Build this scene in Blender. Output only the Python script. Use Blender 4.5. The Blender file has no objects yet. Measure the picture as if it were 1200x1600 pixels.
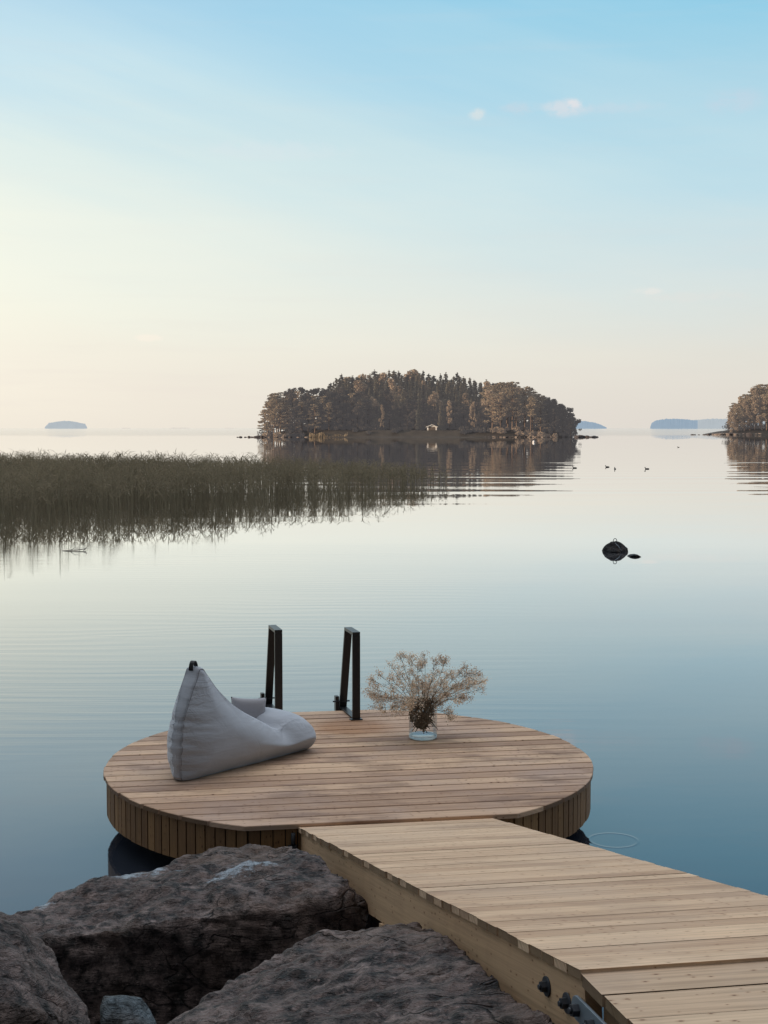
import bpy, bmesh, math, random
import numpy as np
from mathutils import Vector, Matrix, noise, Quaternion

random.seed(7)
RNG = np.random.default_rng(11)
scene = bpy.context.scene
C = scene.collection
PI = math.pi

# ------------------------------------------------------------------ camera geometry
F, CX, CY, HORIZON, CAM_Z = 2110.0, 600.0, 800.0, 669.0, 2.60
PITCH = math.atan((CY - HORIZON) / F)
WATER_Z, DECK_Z = 0.0, 0.40

def ray(px, py):
    x, y = (px - CX) / F, -(py - CY) / F
    return Vector((x, math.cos(PITCH) + y * math.sin(PITCH), -math.sin(PITCH) + y * math.cos(PITCH)))

def on_z(px, py, z):                       # the point of the horizontal plane z seen at that pixel of the survey photo
    r = ray(px, py)
    return Vector((0, 0, CAM_Z)) + r * ((z - CAM_Z) / r.z)

def at_y(px, py, d):                       # the point at ground distance d
    r = ray(px, py)
    return Vector((0, 0, CAM_Z)) + r * (d / r.y)

def x_at(px, d):
    return at_y(px, HORIZON, d).x

# ------------------------------------------------------------------ object helpers
def tag(o, label=None, cat=None, group=None, kind=None):
    if label: o['label'] = label
    if cat: o['category'] = cat
    if group: o['group'] = group
    if kind: o['kind'] = kind
    return o

def empty(name, loc=(0, 0, 0), rz=0.0):
    o = bpy.data.objects.new(name, None)
    C.objects.link(o)
    o.location = loc
    o.rotation_euler = (0, 0, rz)
    o.empty_display_size = 0.1
    return o

class MB:
    """collects faces and builds one mesh; uv in metres along / across the grain, rnd per face"""
    def __init__(self):
        self.v, self.f, self.uv, self.r, self.s = [], [], [], [], []
    def face(self, pts, uv=None, r=0.5, smooth=False):
        n = len(self.v)
        self.v += [tuple(p) for p in pts]
        self.f.append(tuple(range(n, n + len(pts))))
        self.uv += list(uv) if uv else [(0, 0)] * len(pts)
        self.r += [r] * len(pts)
        self.s.append(smooth)
    def prism(self, poly, z0, z1, axis_u, origin, r, bevel=0.0, frame=None, ends=0.0):
        """poly: 2D outline (counter-clockwise) in a plane, extruded z0..z1; frame maps (x,y,z)->world"""
        fr = frame or (lambda x, y, z: (x, y, z))
        du, off = axis_u, r * 37.0
        def uvc(x, y): return (x * du[0] + y * du[1] + off, -x * du[1] + y * du[0] + off * 0.7)
        n = len(poly)
        top = poly
        zt = z1
        if bevel:
            cx = sum(p[0] for p in poly) / n; cy = sum(p[1] for p in poly) / n
            top = []
            for i in range(n):
                a, b, c = Vector(poly[i - 1]), Vector(poly[i]), Vector(poly[(i + 1) % n])
                e1, e2 = (b - a), (c - b)
                if e1.length < 1e-6 or e2.length < 1e-6:
                    top.append(tuple(b)); continue
                n1 = Vector((-e1.y, e1.x)).normalized(); n2 = Vector((-e2.y, e2.x)).normalized()
                m = n1 + n2
                m = m / max(0.6, m.length_squared / 2) if m.length > 1e-6 else n1
                top.append((b.x + m.x * bevel, b.y + m.y * bevel))
            zt = z1 - bevel
            for i in range(n):
                j = (i + 1) % n
                self.face([fr(*poly[i], zt), fr(*poly[j], zt), fr(*top[j], z1), fr(*top[i], z1)],
                          [uvc(*poly[i]), uvc(*poly[j]), uvc(*top[j]), uvc(*top[i])], r)
        self.face([fr(*p, z1) for p in top], [uvc(*p) for p in top], r)
        self.face([fr(*p, z0) for p in reversed(poly)], [uvc(*p) for p in reversed(poly)], r)
        for i in range(n):
            j = (i + 1) % n
            a, b = poly[i], poly[j]
            ua, ub = uvc(*a), uvc(*b)
            e = Vector(b) - Vector(a)
            cut = ends if ends and e.length > 1e-6 and abs(e.normalized().dot(Vector(du))) < 0.8 else 0.0
            self.face([fr(*a, z0), fr(*b, z0), fr(*b, zt), fr(*a, zt)],
                      [(ua[0], ua[1] - (zt - z0)), (ub[0], ub[1] - (zt - z0)), ub, ua], r + cut)
    def tube(self, pts, rads, n=6, cap=True, r=0.5, smooth=True):
        rings = []
        pts = [Vector(p) for p in pts]
        prev = None
        for i, p in enumerate(pts):
            t = (pts[min(i + 1, len(pts) - 1)] - pts[max(i - 1, 0)])
            t = t.normalized() if t.length > 1e-9 else Vector((0, 0, 1))
            if prev is None:
                a = t.orthogonal().normalized()
            else:
                a = prev - t * prev.dot(t)
                a = a.normalized() if a.length > 1e-6 else t.orthogonal().normalized()
            prev = a
            b = t.cross(a)
            rr = rads[i] if hasattr(rads, '__len__') else rads
            rings.append([p + (a * math.cos(2 * PI * k / n) + b * math.sin(2 * PI * k / n)) * rr for k in range(n)])
        base = len(self.v)
        for ring in rings: self.v += [tuple(q) for q in ring]
        L = 0
        for i in range(len(rings) - 1):
            for k in range(n):
                k2 = (k + 1) % n
                self.f.append((base + i * n + k, base + i * n + k2, base + (i + 1) * n + k2, base + (i + 1) * n + k))
                self.uv += [(0, 0)] * 4; self.r += [r] * 4; self.s.append(smooth)
        if cap:
            self.f.append(tuple(base + k for k in reversed(range(n)))); self.uv += [(0, 0)] * n; self.r += [r] * n; self.s.append(False)
            e = base + (len(rings) - 1) * n
            self.f.append(tuple(e + k for k in range(n))); self.uv += [(0, 0)] * n; self.r += [r] * n; self.s.append(False)
    def box(self, o, ex, ey, ez, r=0.5, bev=0.0):
        """box from corner o with edge vectors ex ey ez"""
        o, ex, ey, ez = Vector(o), Vector(ex), Vector(ey), Vector(ez)
        X, Y, Z = ex.length, ey.length, ez.length
        fx, fy, fz = ex / X, ey / Y, ez / Z
        fr = lambda x, y, z: o + fx * x + fy * y + fz * z
        self.prism([(0, 0), (X, 0), (X, Y), (0, Y)], 0, Z, (1, 0), None, r, bev, fr)
    def build(self, name, mat, parent=None, merge=False):
        me = bpy.data.meshes.new(name)
        me.from_pydata(self.v, [], self.f)
        uvl = me.uv_layers.new(name='grain')
        uvl.data.foreach_set('uv', np.array(self.uv, dtype=np.float32).ravel())
        at = me.attributes.new('rnd', 'FLOAT', 'CORNER')
        at.data.foreach_set('value', np.array(self.r, dtype=np.float32))
        me.polygons.foreach_set('use_smooth', np.array(self.s, dtype=bool))
        me.materials.append(mat)
        me.update()
        o = bpy.data.objects.new(name, me)
        C.objects.link(o)
        if parent: o.parent = parent
        return o

def mesh_obj(name, verts, faces, mat, parent=None, smooth=False, attrs=None):
    me = bpy.data.meshes.new(name)
    if isinstance(verts, np.ndarray):
        nf, k = faces.shape
        me.vertices.add(len(verts)); me.vertices.foreach_set('co', verts.astype(np.float32).ravel())
        me.loops.add(nf * k); me.loops.foreach_set('vertex_index', faces.astype(np.int32).ravel())
        me.polygons.add(nf)
        me.polygons.foreach_set('loop_start', np.arange(0, nf * k, k, dtype=np.int32))
        me.update(calc_edges=True); me.validate()
    else:
        me.from_pydata(verts, [], faces); me.update()
    if smooth:
        me.polygons.foreach_set('use_smooth', np.ones(len(me.polygons), dtype=bool))
    for nm, arr in (attrs or {}).items():
        a = me.attributes.new(nm, 'FLOAT', 'POINT')
        a.data.foreach_set('value', np.asarray(arr, dtype=np.float32))
    me.materials.append(mat)
    o = bpy.data.objects.new(name, me)
    C.objects.link(o)
    if parent: o.parent = parent
    return o

# ------------------------------------------------------------------ materials
def lin(r, g, b):
    f = lambda c: (c / 255) / 12.92 if c / 255 <= 0.04045 else ((c / 255 + 0.055) / 1.055) ** 2.4
    return (f(r), f(g), f(b), 1.0)

class NT:
    def __init__(self, tree): self.t = tree; self.n = tree.nodes; self.l = tree.links
    def node(self, typ, **kw):
        nd = self.n.new(typ)
        for k, v in kw.items(): setattr(nd, k, v)
        return nd
    def put(self, sock, v):
        if v is None: return
        if hasattr(v, 'is_linked') or isinstance(v, bpy.types.NodeSocket): self.l.new(v, sock)
        else: sock.default_value = v
    def math(self, op, a, b=None, c=None, clamp=False):
        nd = self.node('ShaderNodeMath', operation=op, use_clamp=clamp)
        self.put(nd.inputs[0], a); self.put(nd.inputs[1], b); self.put(nd.inputs[2], c)
        return nd.outputs[0]
    def mix(self, f, a, b, blend='MIX'):
        nd = self.node('ShaderNodeMix', data_type='RGBA', blend_type=blend)
        self.put(nd.inputs[0], f); self.put(nd.inputs[6], a); self.put(nd.inputs[7], b)
        return nd.outputs[2]
    def rng(self, v, a, b, c=0.0, d=1.0, smooth=False):
        nd = self.node('ShaderNodeMapRange', interpolation_type='SMOOTHSTEP' if smooth else 'LINEAR')
        nd.clamp = True
        self.put(nd.inputs[0], v)
        for i, q in enumerate((a, b, c, d)): nd.inputs[1 + i].default_value = q
        return nd.outputs[0]
    def ramp(self, f, stops, interp='LINEAR'):
        nd = self.node('ShaderNodeValToRGB')
        cr = nd.color_ramp; cr.interpolation = interp
        while len(cr.elements) > 1: cr.elements.remove(cr.elements[-1])
        cr.elements[0].position, cr.elements[0].color = stops[0]
        for p, c in stops[1:]:
            e = cr.elements.new(p); e.color = c
        self.put(nd.inputs[0], f)
        return nd.outputs[0]
    def noise(self, vec, scale=1.0, detail=4.0, rough=0.55, dim='3D', distort=0.0):
        nd = self.node('ShaderNodeTexNoise', noise_dimensions=dim)
        if vec is not None: self.l.new(vec, nd.inputs['Vector'])
        nd.inputs['Scale'].default_value = scale; nd.inputs['Detail'].default_value = detail
        nd.inputs['Roughness'].default_value = rough; nd.inputs['Distortion'].default_value = distort
        return nd.outputs[0]
    def scale(self, vec, s, loc=(0, 0, 0)):
        nd = self.node('ShaderNodeMapping'); self.l.new(vec, nd.inputs[0])
        nd.inputs['Scale'].default_value = s; nd.inputs['Location'].default_value = loc
        return nd.outputs[0]
    def xyz(self, vec):
        nd = self.node('ShaderNodeSeparateXYZ'); self.l.new(vec, nd.inputs[0]); return nd.outputs
    def comb(self, x, y, z):
        nd = self.node('ShaderNodeCombineXYZ')
        for i, q in enumerate((x, y, z)): self.put(nd.inputs[i], q)
        return nd.outputs[0]
    def attr(self, name, fac=True):
        nd = self.node('ShaderNodeAttribute', attribute_name=name)
        return nd.outputs['Fac'] if fac else nd.outputs['Vector']
    def bump(self, h, dist=0.01, strength=1.0):
        nd = self.node('ShaderNodeBump'); self.put(nd.inputs['Height'], h)
        nd.inputs['Distance'].default_value = dist; nd.inputs['Strength'].default_value = strength
        return nd.outputs[0]

def material(name):
    m = bpy.data.materials.new(name); m.use_nodes = True
    t = NT(m.node_tree); b = m.node_tree.nodes['Principled BSDF']
    return m, t, b

def simple_mat(name, col, rough=0.7, var=0.15, scale=8.0, metal=0.0, bump=0.0):
    m, t, b = material(name)
    tc = t.node('ShaderNodeTexCoord').outputs['Object']
    n = t.noise(tc, scale, 5)
    dark = tuple(c * (1 - var) for c in col[:3]) + (1,); lite = tuple(min(1, c * (1 + var)) for c in col[:3]) + (1,)
    t.l.new(t.mix(n, dark, lite), b.inputs['Base Color'])
    b.inputs['Roughness'].default_value = rough; b.inputs['Metallic'].default_value = metal
    if bump: t.l.new(t.bump(n, bump), b.inputs['Normal'])
    return m

def wood_mat(name, c_dark, c_mid, c_lite, grey, stain=0.0, knots=True, rough=0.75, along=1.0, streak=1.0, wet=False):
    m, t, b = material(name)
    uv = t.node('ShaderNodeUVMap', uv_map='grain').outputs[0]
    rnd0 = t.attr('rnd')
    cut = t.math('FLOOR', t.math('MULTIPLY', rnd0, 0.5))                 # 1 on sawn end grain
    rnd = t.math('SUBTRACT', rnd0, t.math('MULTIPLY', cut, 2.0))
    pos = t.node('ShaderNodeNewGeometry').outputs['Position']
    grain = t.noise(t.scale(uv, (1.6 * along, 70, 1)), 1.0, 5, 0.6, '2D', 0.35)
    broad = t.noise(t.scale(uv, (0.7, 11, 1)), 1.0, 3, 0.5, '2D', 0.5)
    patch = t.noise(pos, 1.7, 5, 0.62)
    base = t.ramp(t.math('ADD', t.math('MULTIPLY', rnd, 0.66), t.math('MULTIPLY', broad, 0.34)),
                  [(0.14, c_dark), (0.5, c_mid), (0.88, c_lite)])
    g = t.rng(grain, 0.34, 0.62, 1 - 0.20 * streak, 1 + 0.07 * streak)
    base = t.mix(1.0, base, t.comb(g, g, g), 'MULTIPLY')
    base = t.mix(t.rng(patch, 0.46, 0.70, 0, 0.6), base, grey)
    if knots:
        vo = t.node('ShaderNodeTexVoronoi', voronoi_dimensions='2D', feature='F1')
        t.l.new(t.scale(uv, (4.2, 8.5, 1)), vo.inputs['Vector']); vo.inputs['Randomness'].default_value = 1.0
        cr = t.xyz(vo.outputs['Color'])
        kd = t.math('DIVIDE', vo.outputs['Distance'], t.rng(cr[1], 0, 1, 0.5, 1.35))
        k = t.rng(kd, 0.05, 0.15, 1, 0, True)
        halo = t.rng(kd, 0.10, 0.34, 0.35, 0, True)
        on = t.rng(cr[0], 0.78, 0.80, 0, 1)
        base = t.mix(t.math('MULTIPLY', halo, on), base, (c_dark[0] * 0.75, c_dark[1] * 0.6, c_dark[2] * 0.5, 1))
        base = t.mix(t.math('MULTIPLY', k, t.math('MULTIPLY', on, 0.8)), base, (c_dark[0] * 0.30, c_dark[1] * 0.22, c_dark[2] * 0.18, 1))
    base = t.mix(t.math('MULTIPLY', cut, 0.78), base, (c_dark[0] * 0.30, c_dark[1] * 0.28, c_dark[2] * 0.20, 1))
    if stain:
        st = t.noise(t.scale(pos, (1.0, 2.6, 1), (3.1, 0.4, 0)), 1.5, 5, 0.65)
        base = t.mix(t.rng(st, 0.50, 0.72, 0, stain), base, (c_dark[0] * 0.45, c_dark[1] * 0.42, c_dark[2] * 0.45, 1))
    if wet:                                                             # damp ochre patch by the ladder
        wp_ = on_z(545, 1137, DECK_Z); px_, py_, pz_ = t.xyz(pos)
        ex = t.math('DIVIDE', t.math('SUBTRACT', px_, wp_.x), 0.36); ey = t.math('DIVIDE', t.math('SUBTRACT', py_, wp_.y), 0.34)
        g_ = t.math('EXPONENT', t.math('MULTIPLY', t.math('ADD', t.math('MULTIPLY', ex, ex), t.math('MULTIPLY', ey, ey)), -1.0))
        g_ = t.rng(t.math('ADD', g_, t.math('MULTIPLY', t.math('SUBTRACT', patch, 0.5), 1.2)), 0.35, 0.8, 0, 0.8)
        base = t.mix(g_, base, t.mix(1.0, base, (0.78, 0.60, 0.42, 1), 'MULTIPLY'))
    t.l.new(base, b.inputs['Base Color'])
    b.inputs['Roughness'].default_value = rough
    b.inputs['Specular IOR Level'].default_value = 0.3
    t.l.new(t.bump(grain, 0.0012), b.inputs['Normal'])
    return m

M = {}
M['deck'] = wood_mat('deck_wood', (0.335, 0.200, 0.125, 1), (0.52, 0.335, 0.222, 1), (0.655, 0.440, 0.285, 1), (0.385, 0.280, 0.235, 1), 0.85, wet=True)
M['gangway'] = wood_mat('gangway_wood', (0.45, 0.285, 0.175, 1), (0.60, 0.405, 0.258, 1), (0.71, 0.500, 0.325, 1), (0.50, 0.355, 0.248, 1), 0.5)
M['stringer'] = wood_mat('stringer_wood', (0.40, 0.24, 0.13, 1), (0.52, 0.33, 0.19, 1), (0.62, 0.42, 0.26, 1), (0.46, 0.30, 0.18, 1), 0.2, True, streak=0.7)
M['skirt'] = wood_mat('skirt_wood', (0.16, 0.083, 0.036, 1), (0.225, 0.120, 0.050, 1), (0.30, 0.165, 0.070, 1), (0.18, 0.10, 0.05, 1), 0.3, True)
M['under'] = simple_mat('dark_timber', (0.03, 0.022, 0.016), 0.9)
M['black_metal'] = simple_mat('black_painted_metal', (0.011, 0.011, 0.014), 0.36, 0.3, 20)
M['grey_metal'] = simple_mat('galvanised_steel', (0.22, 0.26, 0.30), 0.5, 0.3, 14, 0.55)
M['bolt'] = simple_mat('dark_bolt_steel', (0.05, 0.055, 0.065), 0.5, 0.3, 40, 0.5)

def fabric_mat(name, col):
    m, t, b = material(name)
    tc = t.node('ShaderNodeTexCoord').outputs['Object']
    weave = t.noise(tc, 420, 2, 0.5)
    cloud = t.noise(tc, 3.0, 4, 0.5)
    wr = t.noise(t.scale(tc, (3.0, 3.0, 14.0)), 1.4, 4, 0.5, distort=0.8)
    wr2 = t.noise(tc, 9.0, 3, 0.5, distort=1.2)
    edge = t.attr('crease')
    c = t.mix(cloud, tuple(q * 0.86 for q in col) + (1,), tuple(q * 1.1 for q in col) + (1,))
    t.l.new(t.mix(t.rng(weave, 0.35, 0.65), t.mix(1.0, c, (0.9, 0.9, 0.9, 1), 'MULTIPLY'), c), b.inputs['Base Color'])
    b.inputs['Roughness'].default_value = 0.85
    b.inputs['Sheen Weight'].default_value = 0.25
    b.inputs['Specular IOR Level'].default_value = 0.25
    h = t.math('ADD', t.math('MULTIPLY', wr, t.math('ADD', 0.10, t.math('MULTIPLY', edge, 0.7))),
               t.math('MULTIPLY', wr2, t.math('ADD', 0.05, t.math('MULTIPLY', edge, 0.35))))
    h = t.math('ADD', h, t.math('MULTIPLY', weave, 0.008))
    t.l.new(t.bump(h, 0.03), b.inputs['Normal'])
    return m
M['fabric'] = fabric_mat('grey_outdoor_fabric', (0.432, 0.452, 0.500))
M['fabric_dark'] = fabric_mat('grey_seam_fabric', (0.20, 0.20, 0.22))
M['fabric_pillow'] = fabric_mat('grey_pillow_fabric', (0.33, 0.315, 0.335))

def rock_mat(name, c1, c2, c3, lich=(0.34, 0.39, 0.44), scl=1.0):
    m, t, b = material(name)
    pos = t.node('ShaderNodeTexCoord').outputs['Object']
    n1 = t.noise(pos, 3.2 * scl, 7, 0.68)
    n2 = t.noise(pos, 15 * scl, 6, 0.72)
    n3 = t.noise(t.scale(pos, (1, 1, 2.5)), 9.0 * scl, 6, 0.7, distort=0.6)
    base = t.ramp(n1, [(0.30, c1), (0.50, c2), (0.66, c3)])
    sp = t.rng(n2, 0.39, 0.61, 0.15, 2.3)
    base = t.mix(1.0, base, t.comb(sp, sp, sp), 'MULTIPLY')
    n6 = t.noise(pos, 44 * scl, 3, 0.6)
    base = t.mix(t.rng(n6, 0.62, 0.70, 0, 0.5), base, (c3[0] * 2.3, c3[1] * 2.2, c3[2] * 2.25, 1))
    base = t.mix(t.rng(n6, 0.39, 0.32, 0, 0.6), base, (c1[0] * .3, c1[1] * .3, c1[2] * .3, 1))
    crk = t.math('ABSOLUTE', t.math('SUBTRACT', t.noise(t.scale(pos, (1, 1, 2.0), (2.2, 5.1, 0)), 2.3 * scl, 3, 0.5, distort=0.7), 0.5))
    crack = t.rng(crk, 0.0, 0.012, 1, 0)
    crack = t.math('MULTIPLY', crack, t.rng(t.noise(pos, 1.3 * scl, 1, 0.5), 0.48, 0.56))
    base = t.mix(t.math('MULTIPLY', crack, 0.8), base, (0.006, 0.005, 0.006, 1))
    warm = t.noise(pos, 1.9 * scl, 3, 0.6)
    base = t.mix(t.rng(warm, 0.52, 0.70, 0, 0.6), base, (0.105, 0.062, 0.040, 1))
    la = t.attr('lichen')
    ln = t.noise(pos, 13 * scl, 8, 0.8)
    lf = t.rng(t.math('ADD', la, t.math('MULTIPLY', t.math('SUBTRACT', ln, 0.5), 4.2)), 0.40, 1.0)
    specks = t.rng(t.noise(pos, 19 * scl, 7, 0.75), 0.66, 0.75, 0, 0.5)
    lf = t.math('MAXIMUM', t.math('MULTIPLY', t.math('MULTIPLY', lf, t.rng(la, 0.05, 0.3)), 0.95), specks)
    base = t.mix(lf, base, lich + (1,))
    t.l.new(base, b.inputs['Base Color'])
    b.inputs['Roughness'].default_value = 0.6
    b.inputs['Specular IOR Level'].default_value = 0.22
    flk = t.noise(t.scale(pos, (1.0, 2.2, 7.0)), 6.0 * scl, 4, 0.7, distort=0.5)
    h = t.math('ADD', t.math('MULTIPLY', t.rng(flk, 0.36, 0.64, 0, 0.45), 0.7), t.math('MULTIPLY', crack, -0.6))
    h = t.math('ADD', t.math('ADD', h, t.math('MULTIPLY', n3, 0.8)), t.math('ADD', t.math('MULTIPLY', n2, 0.5), t.math('MULTIPLY', n6, 0.10)))
    t.l.new(t.bump(h, 0.04), b.inputs['Normal'])
    return m
M['rock'] = rock_mat('granite', (0.027, 0.018, 0.016, 1), (0.068, 0.049, 0.044, 1), (0.135, 0.102, 0.092, 1))
M['rock_blue'] = rock_mat('blue_grey_stone', (0.038, 0.046, 0.053, 1), (0.055, 0.066, 0.074, 1), (0.075, 0.086, 0.094, 1), (0.16, 0.18, 0.19))
M['rock_wet'] = rock_mat('wet_rock', (0.012, 0.011, 0.013, 1), (0.02, 0.018, 0.02, 1), (0.035, 0.03, 0.03, 1), (0.05, 0.05, 0.05), 3.0)
M['rock_shore'] = simple_mat('shore_rock', (0.20, 0.155, 0.125), 0.9, 0.5, 0.8)
M['rock_dark'] = simple_mat('shore_rock_dark', (0.075, 0.062, 0.06), 0.9, 0.5, 0.8)
M['soil'] = simple_mat('shore_soil', (0.022, 0.018, 0.015), 0.95, 0.4, 4, bump=0.05)

def leaf_mat(name, ca, cb, haze=(0.0, 0.0, 0.0), hz=0.0, trans=0.25):
    """foliage; hz = strength of an even emission that paints distance haze into the material"""
    m, t, b = material(name)
    oi = t.node('ShaderNodeObjectInfo').outputs['Random']
    pos = t.node('ShaderNodeTexCoord').outputs['Object']
    n = t.noise(pos, 0.45, 4, 0.65)
    f = t.math('ADD', t.math('MULTIPLY', n, 0.75), t.math('MULTIPLY', oi, 0.35))
    c = t.ramp(f, [(0.28, ca), (0.75, cb)])
    t.l.new(c, b.inputs['Base Color'])
    b.inputs['Roughness'].default_value = 0.8
    b.inputs['Specular IOR Level'].default_value = 0.1
    out = m.node_tree.nodes['Material Output']
    tr = t.node('ShaderNodeBsdfTranslucent'); t.l.new(c, tr.inputs[0])
    mx = t.node('ShaderNodeMixShader'); mx.inputs[0].default_value = trans
    t.l.new(b.outputs[0], mx.inputs[1]); t.l.new(tr.outputs[0], mx.inputs[2])
    last = mx.outputs[0]
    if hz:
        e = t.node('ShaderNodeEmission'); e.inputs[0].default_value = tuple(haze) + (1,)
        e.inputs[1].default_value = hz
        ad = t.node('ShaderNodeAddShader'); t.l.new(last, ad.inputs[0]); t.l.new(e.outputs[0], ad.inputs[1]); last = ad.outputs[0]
    t.l.new(last, out.inputs[0])
    return m
HAZE = (0.275, 0.262, 0.275)  # haze colour, added as a faint glow to the island materials
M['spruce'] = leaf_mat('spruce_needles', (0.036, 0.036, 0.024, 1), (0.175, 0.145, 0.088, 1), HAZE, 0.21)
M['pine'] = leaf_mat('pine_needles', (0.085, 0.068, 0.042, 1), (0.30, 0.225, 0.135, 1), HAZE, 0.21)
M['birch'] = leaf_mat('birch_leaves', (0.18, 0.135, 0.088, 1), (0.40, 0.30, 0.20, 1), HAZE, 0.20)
M['shade_toned_leaf'] = leaf_mat('shade_toned_leaves', (0.028, 0.026, 0.021, 1), (0.09, 0.072, 0.052, 1), HAZE, 0.21)  # shade of the unlit groves put into the leaf colour
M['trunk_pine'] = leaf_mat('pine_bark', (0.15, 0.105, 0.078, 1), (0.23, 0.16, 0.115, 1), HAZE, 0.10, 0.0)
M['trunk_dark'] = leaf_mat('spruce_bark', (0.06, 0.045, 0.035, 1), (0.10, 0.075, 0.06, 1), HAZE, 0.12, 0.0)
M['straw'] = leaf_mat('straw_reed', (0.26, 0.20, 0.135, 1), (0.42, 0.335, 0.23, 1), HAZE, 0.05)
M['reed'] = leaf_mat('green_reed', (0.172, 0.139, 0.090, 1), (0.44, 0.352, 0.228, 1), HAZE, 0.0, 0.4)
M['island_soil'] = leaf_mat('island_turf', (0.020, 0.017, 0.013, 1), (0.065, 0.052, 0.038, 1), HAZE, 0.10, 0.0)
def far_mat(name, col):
    """woods miles away: a little dark ground colour, with bright haze painted on as emission"""
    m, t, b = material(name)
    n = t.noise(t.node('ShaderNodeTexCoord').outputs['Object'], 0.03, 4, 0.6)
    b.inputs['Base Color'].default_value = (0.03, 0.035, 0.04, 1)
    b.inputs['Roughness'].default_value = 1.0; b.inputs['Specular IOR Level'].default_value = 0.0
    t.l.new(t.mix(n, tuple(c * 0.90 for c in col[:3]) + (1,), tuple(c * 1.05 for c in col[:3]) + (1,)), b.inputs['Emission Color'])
    b.inputs['Emission Strength'].default_value = 0.95  # the glow stands in for haze
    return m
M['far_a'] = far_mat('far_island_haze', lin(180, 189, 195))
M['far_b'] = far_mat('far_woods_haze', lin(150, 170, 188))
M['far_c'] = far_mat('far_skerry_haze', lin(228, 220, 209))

# ------------------------------------------------------------------ world: low evening sun, clear sky
SUN_AZ, SUN_EL = -112.0, 6.5            # degrees from the view direction (negative = to the left), above the horizon
world = bpy.data.worlds.new('World'); scene.world = world; world.use_nodes = True
t = NT(world.node_tree); bg = world.node_tree.nodes['Background']
dvec = t.node('ShaderNodeTexCoord').outputs['Generated']
X, Y, Z = t.xyz(dvec)
el = t.math('MULTIPLY', t.math('ARCSINE', Z), 180 / PI)
hl = t.math('SQRT', t.math('ADD', t.math('MULTIPLY', X, X), t.math('ADD', t.math('MULTIPLY', Y, Y), 1e-4)))
xs = t.math('DIVIDE', X, hl)
cir = t.noise(t.comb(t.math('ADD', t.math('MULTIPLY', X, 2.2), t.math('MULTIPLY', Z, 3.0)), Y, t.math('ADD', t.math('MULTIPLY', Z, 13.0), t.math('MULTIPLY', X, 3.4))), 1.0, 5, 0.55)
elw = t.math('ADD', el, t.math('MULTIPLY', t.math('SUBTRACT', cir, 0.5), t.rng(el, 1.0, 10.0, 0.5, 7.0)))      # veils of thin cirrus, slanting
e01 = t.math('DIVIDE', t.math('MAXIMUM', elw, 0.0), 60.0)
def stops(rows): return [(e / 60.0, lin(*c)) for e, c in rows]
right = t.ramp(e01, stops([(0, (221, 215, 207)), (1.6, (222, 217, 209)), (3.2, (222, 220, 212)), (6, (208, 221, 223)), (9.5, (186, 217, 229)),
                           (13.5, (168, 210, 228)), (17.5, (134, 200, 228)), (26, (122, 164, 203)), (60, (70, 122, 178))]))
left = t.ramp(e01, stops([(0, (246, 237, 221)), (2.5, (250, 243, 227)), (5, (251, 248, 230)), (8, (248, 248, 232)), (11, (235, 243, 234)),
                          (14, (204, 229, 238)), (17.5, (187, 217, 235)), (26, (156, 198, 222)), (60, (84, 134, 184))]))
tl = t.rng(xs, 0.36, -0.36, 0, 1, False)
wob = t.noise(t.scale(dvec, (2.0, 2.0, 14.0)), 1.6, 4, 0.55)
tl = t.math('POWER', tl, 1.5)
tl = t.math('ADD', tl, t.math('MULTIPLY', t.math('SUBTRACT', wob, 0.5), 0.30), clamp=True)
sky = t.mix(tl, right, left)
# thin streaks low in the sky
streak = t.noise(t.scale(dvec, (3.0, 3.0, 46.0)), 1.8, 5, 0.6)
sf = t.math('MULTIPLY', t.rng(streak, 0.52, 0.72, 0, 0.16), t.rng(el, 1.0, 9.0, 1.0, 0.35))
sky = t.mix(sf, sky, lin(226, 214, 210))
# few small cloud puffs
az = t.math('MULTIPLY', t.math('ARCTAN2', X, Y), 180 / PI)
cn = t.noise(t.scale(dvec, (60, 60, 95)), 1.0, 5, 0.62)
def puff(px, py, sx, sy, amp, col):
    global sky
    r = ray(px, py); a0 = math.degrees(math.atan2(r.x, r.y)); e0 = math.degrees(math.asin(r.z / r.length))
    du = t.math('DIVIDE', t.math('SUBTRACT', az, a0), sx / F * 180 / PI)
    dv = t.math('DIVIDE', t.math('SUBTRACT', el, e0), sy / F * 180 / PI)
    d2 = t.math('ADD', t.math('MULTIPLY', du, du), t.math('MULTIPLY', dv, dv))
    g = t.math('EXPONENT', t.math('MULTIPLY', d2, -1.0))
    g = t.math('MULTIPLY', g, t.rng(cn, 0.30, 0.62, 0.25, 1.0))
    f = t.rng(g, 0.12, 0.7, 0, amp, True)
    sky = t.mix(f, sky, lin(*col))
for a in ((748, 179, 15, 9, 0.55, (232, 228, 222)), (886, 168, 36, 14, 0.55, (228, 222, 224)), (900, 162, 15, 8, 0.5, (236, 228, 228)),
          (815, 170, 34, 10, 0.30, (214, 212, 218)), (960, 168, 70, 9, 0.28, (206, 214, 224)), (1150, 160, 42, 20, 0.45, (196, 210, 224)),
          (1013, 455, 24, 6, 0.45, (236, 230, 224)), (1080, 464, 90, 9, 0.25, (228, 222, 217)), (232, 528, 22, 6, 0.5, (252, 240, 226)),
          (420, 235, 130, 16, 0.4, (216, 228, 232))):
    puff(*a)
zen = t.rng(el, 25.0, 52.0, 0.0, 1.0, True)           # unseen overhead glow added to the sky to light the foreground
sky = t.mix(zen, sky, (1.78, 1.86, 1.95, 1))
back = t.rng(Y, -0.55, 0.45, 0.12, 1.0, True)
sky = t.mix(1.0, sky, t.comb(back, back, back), 'MULTIPLY')
nsk = t.node('ShaderNodeTexSky', sky_type='NISHITA')
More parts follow.
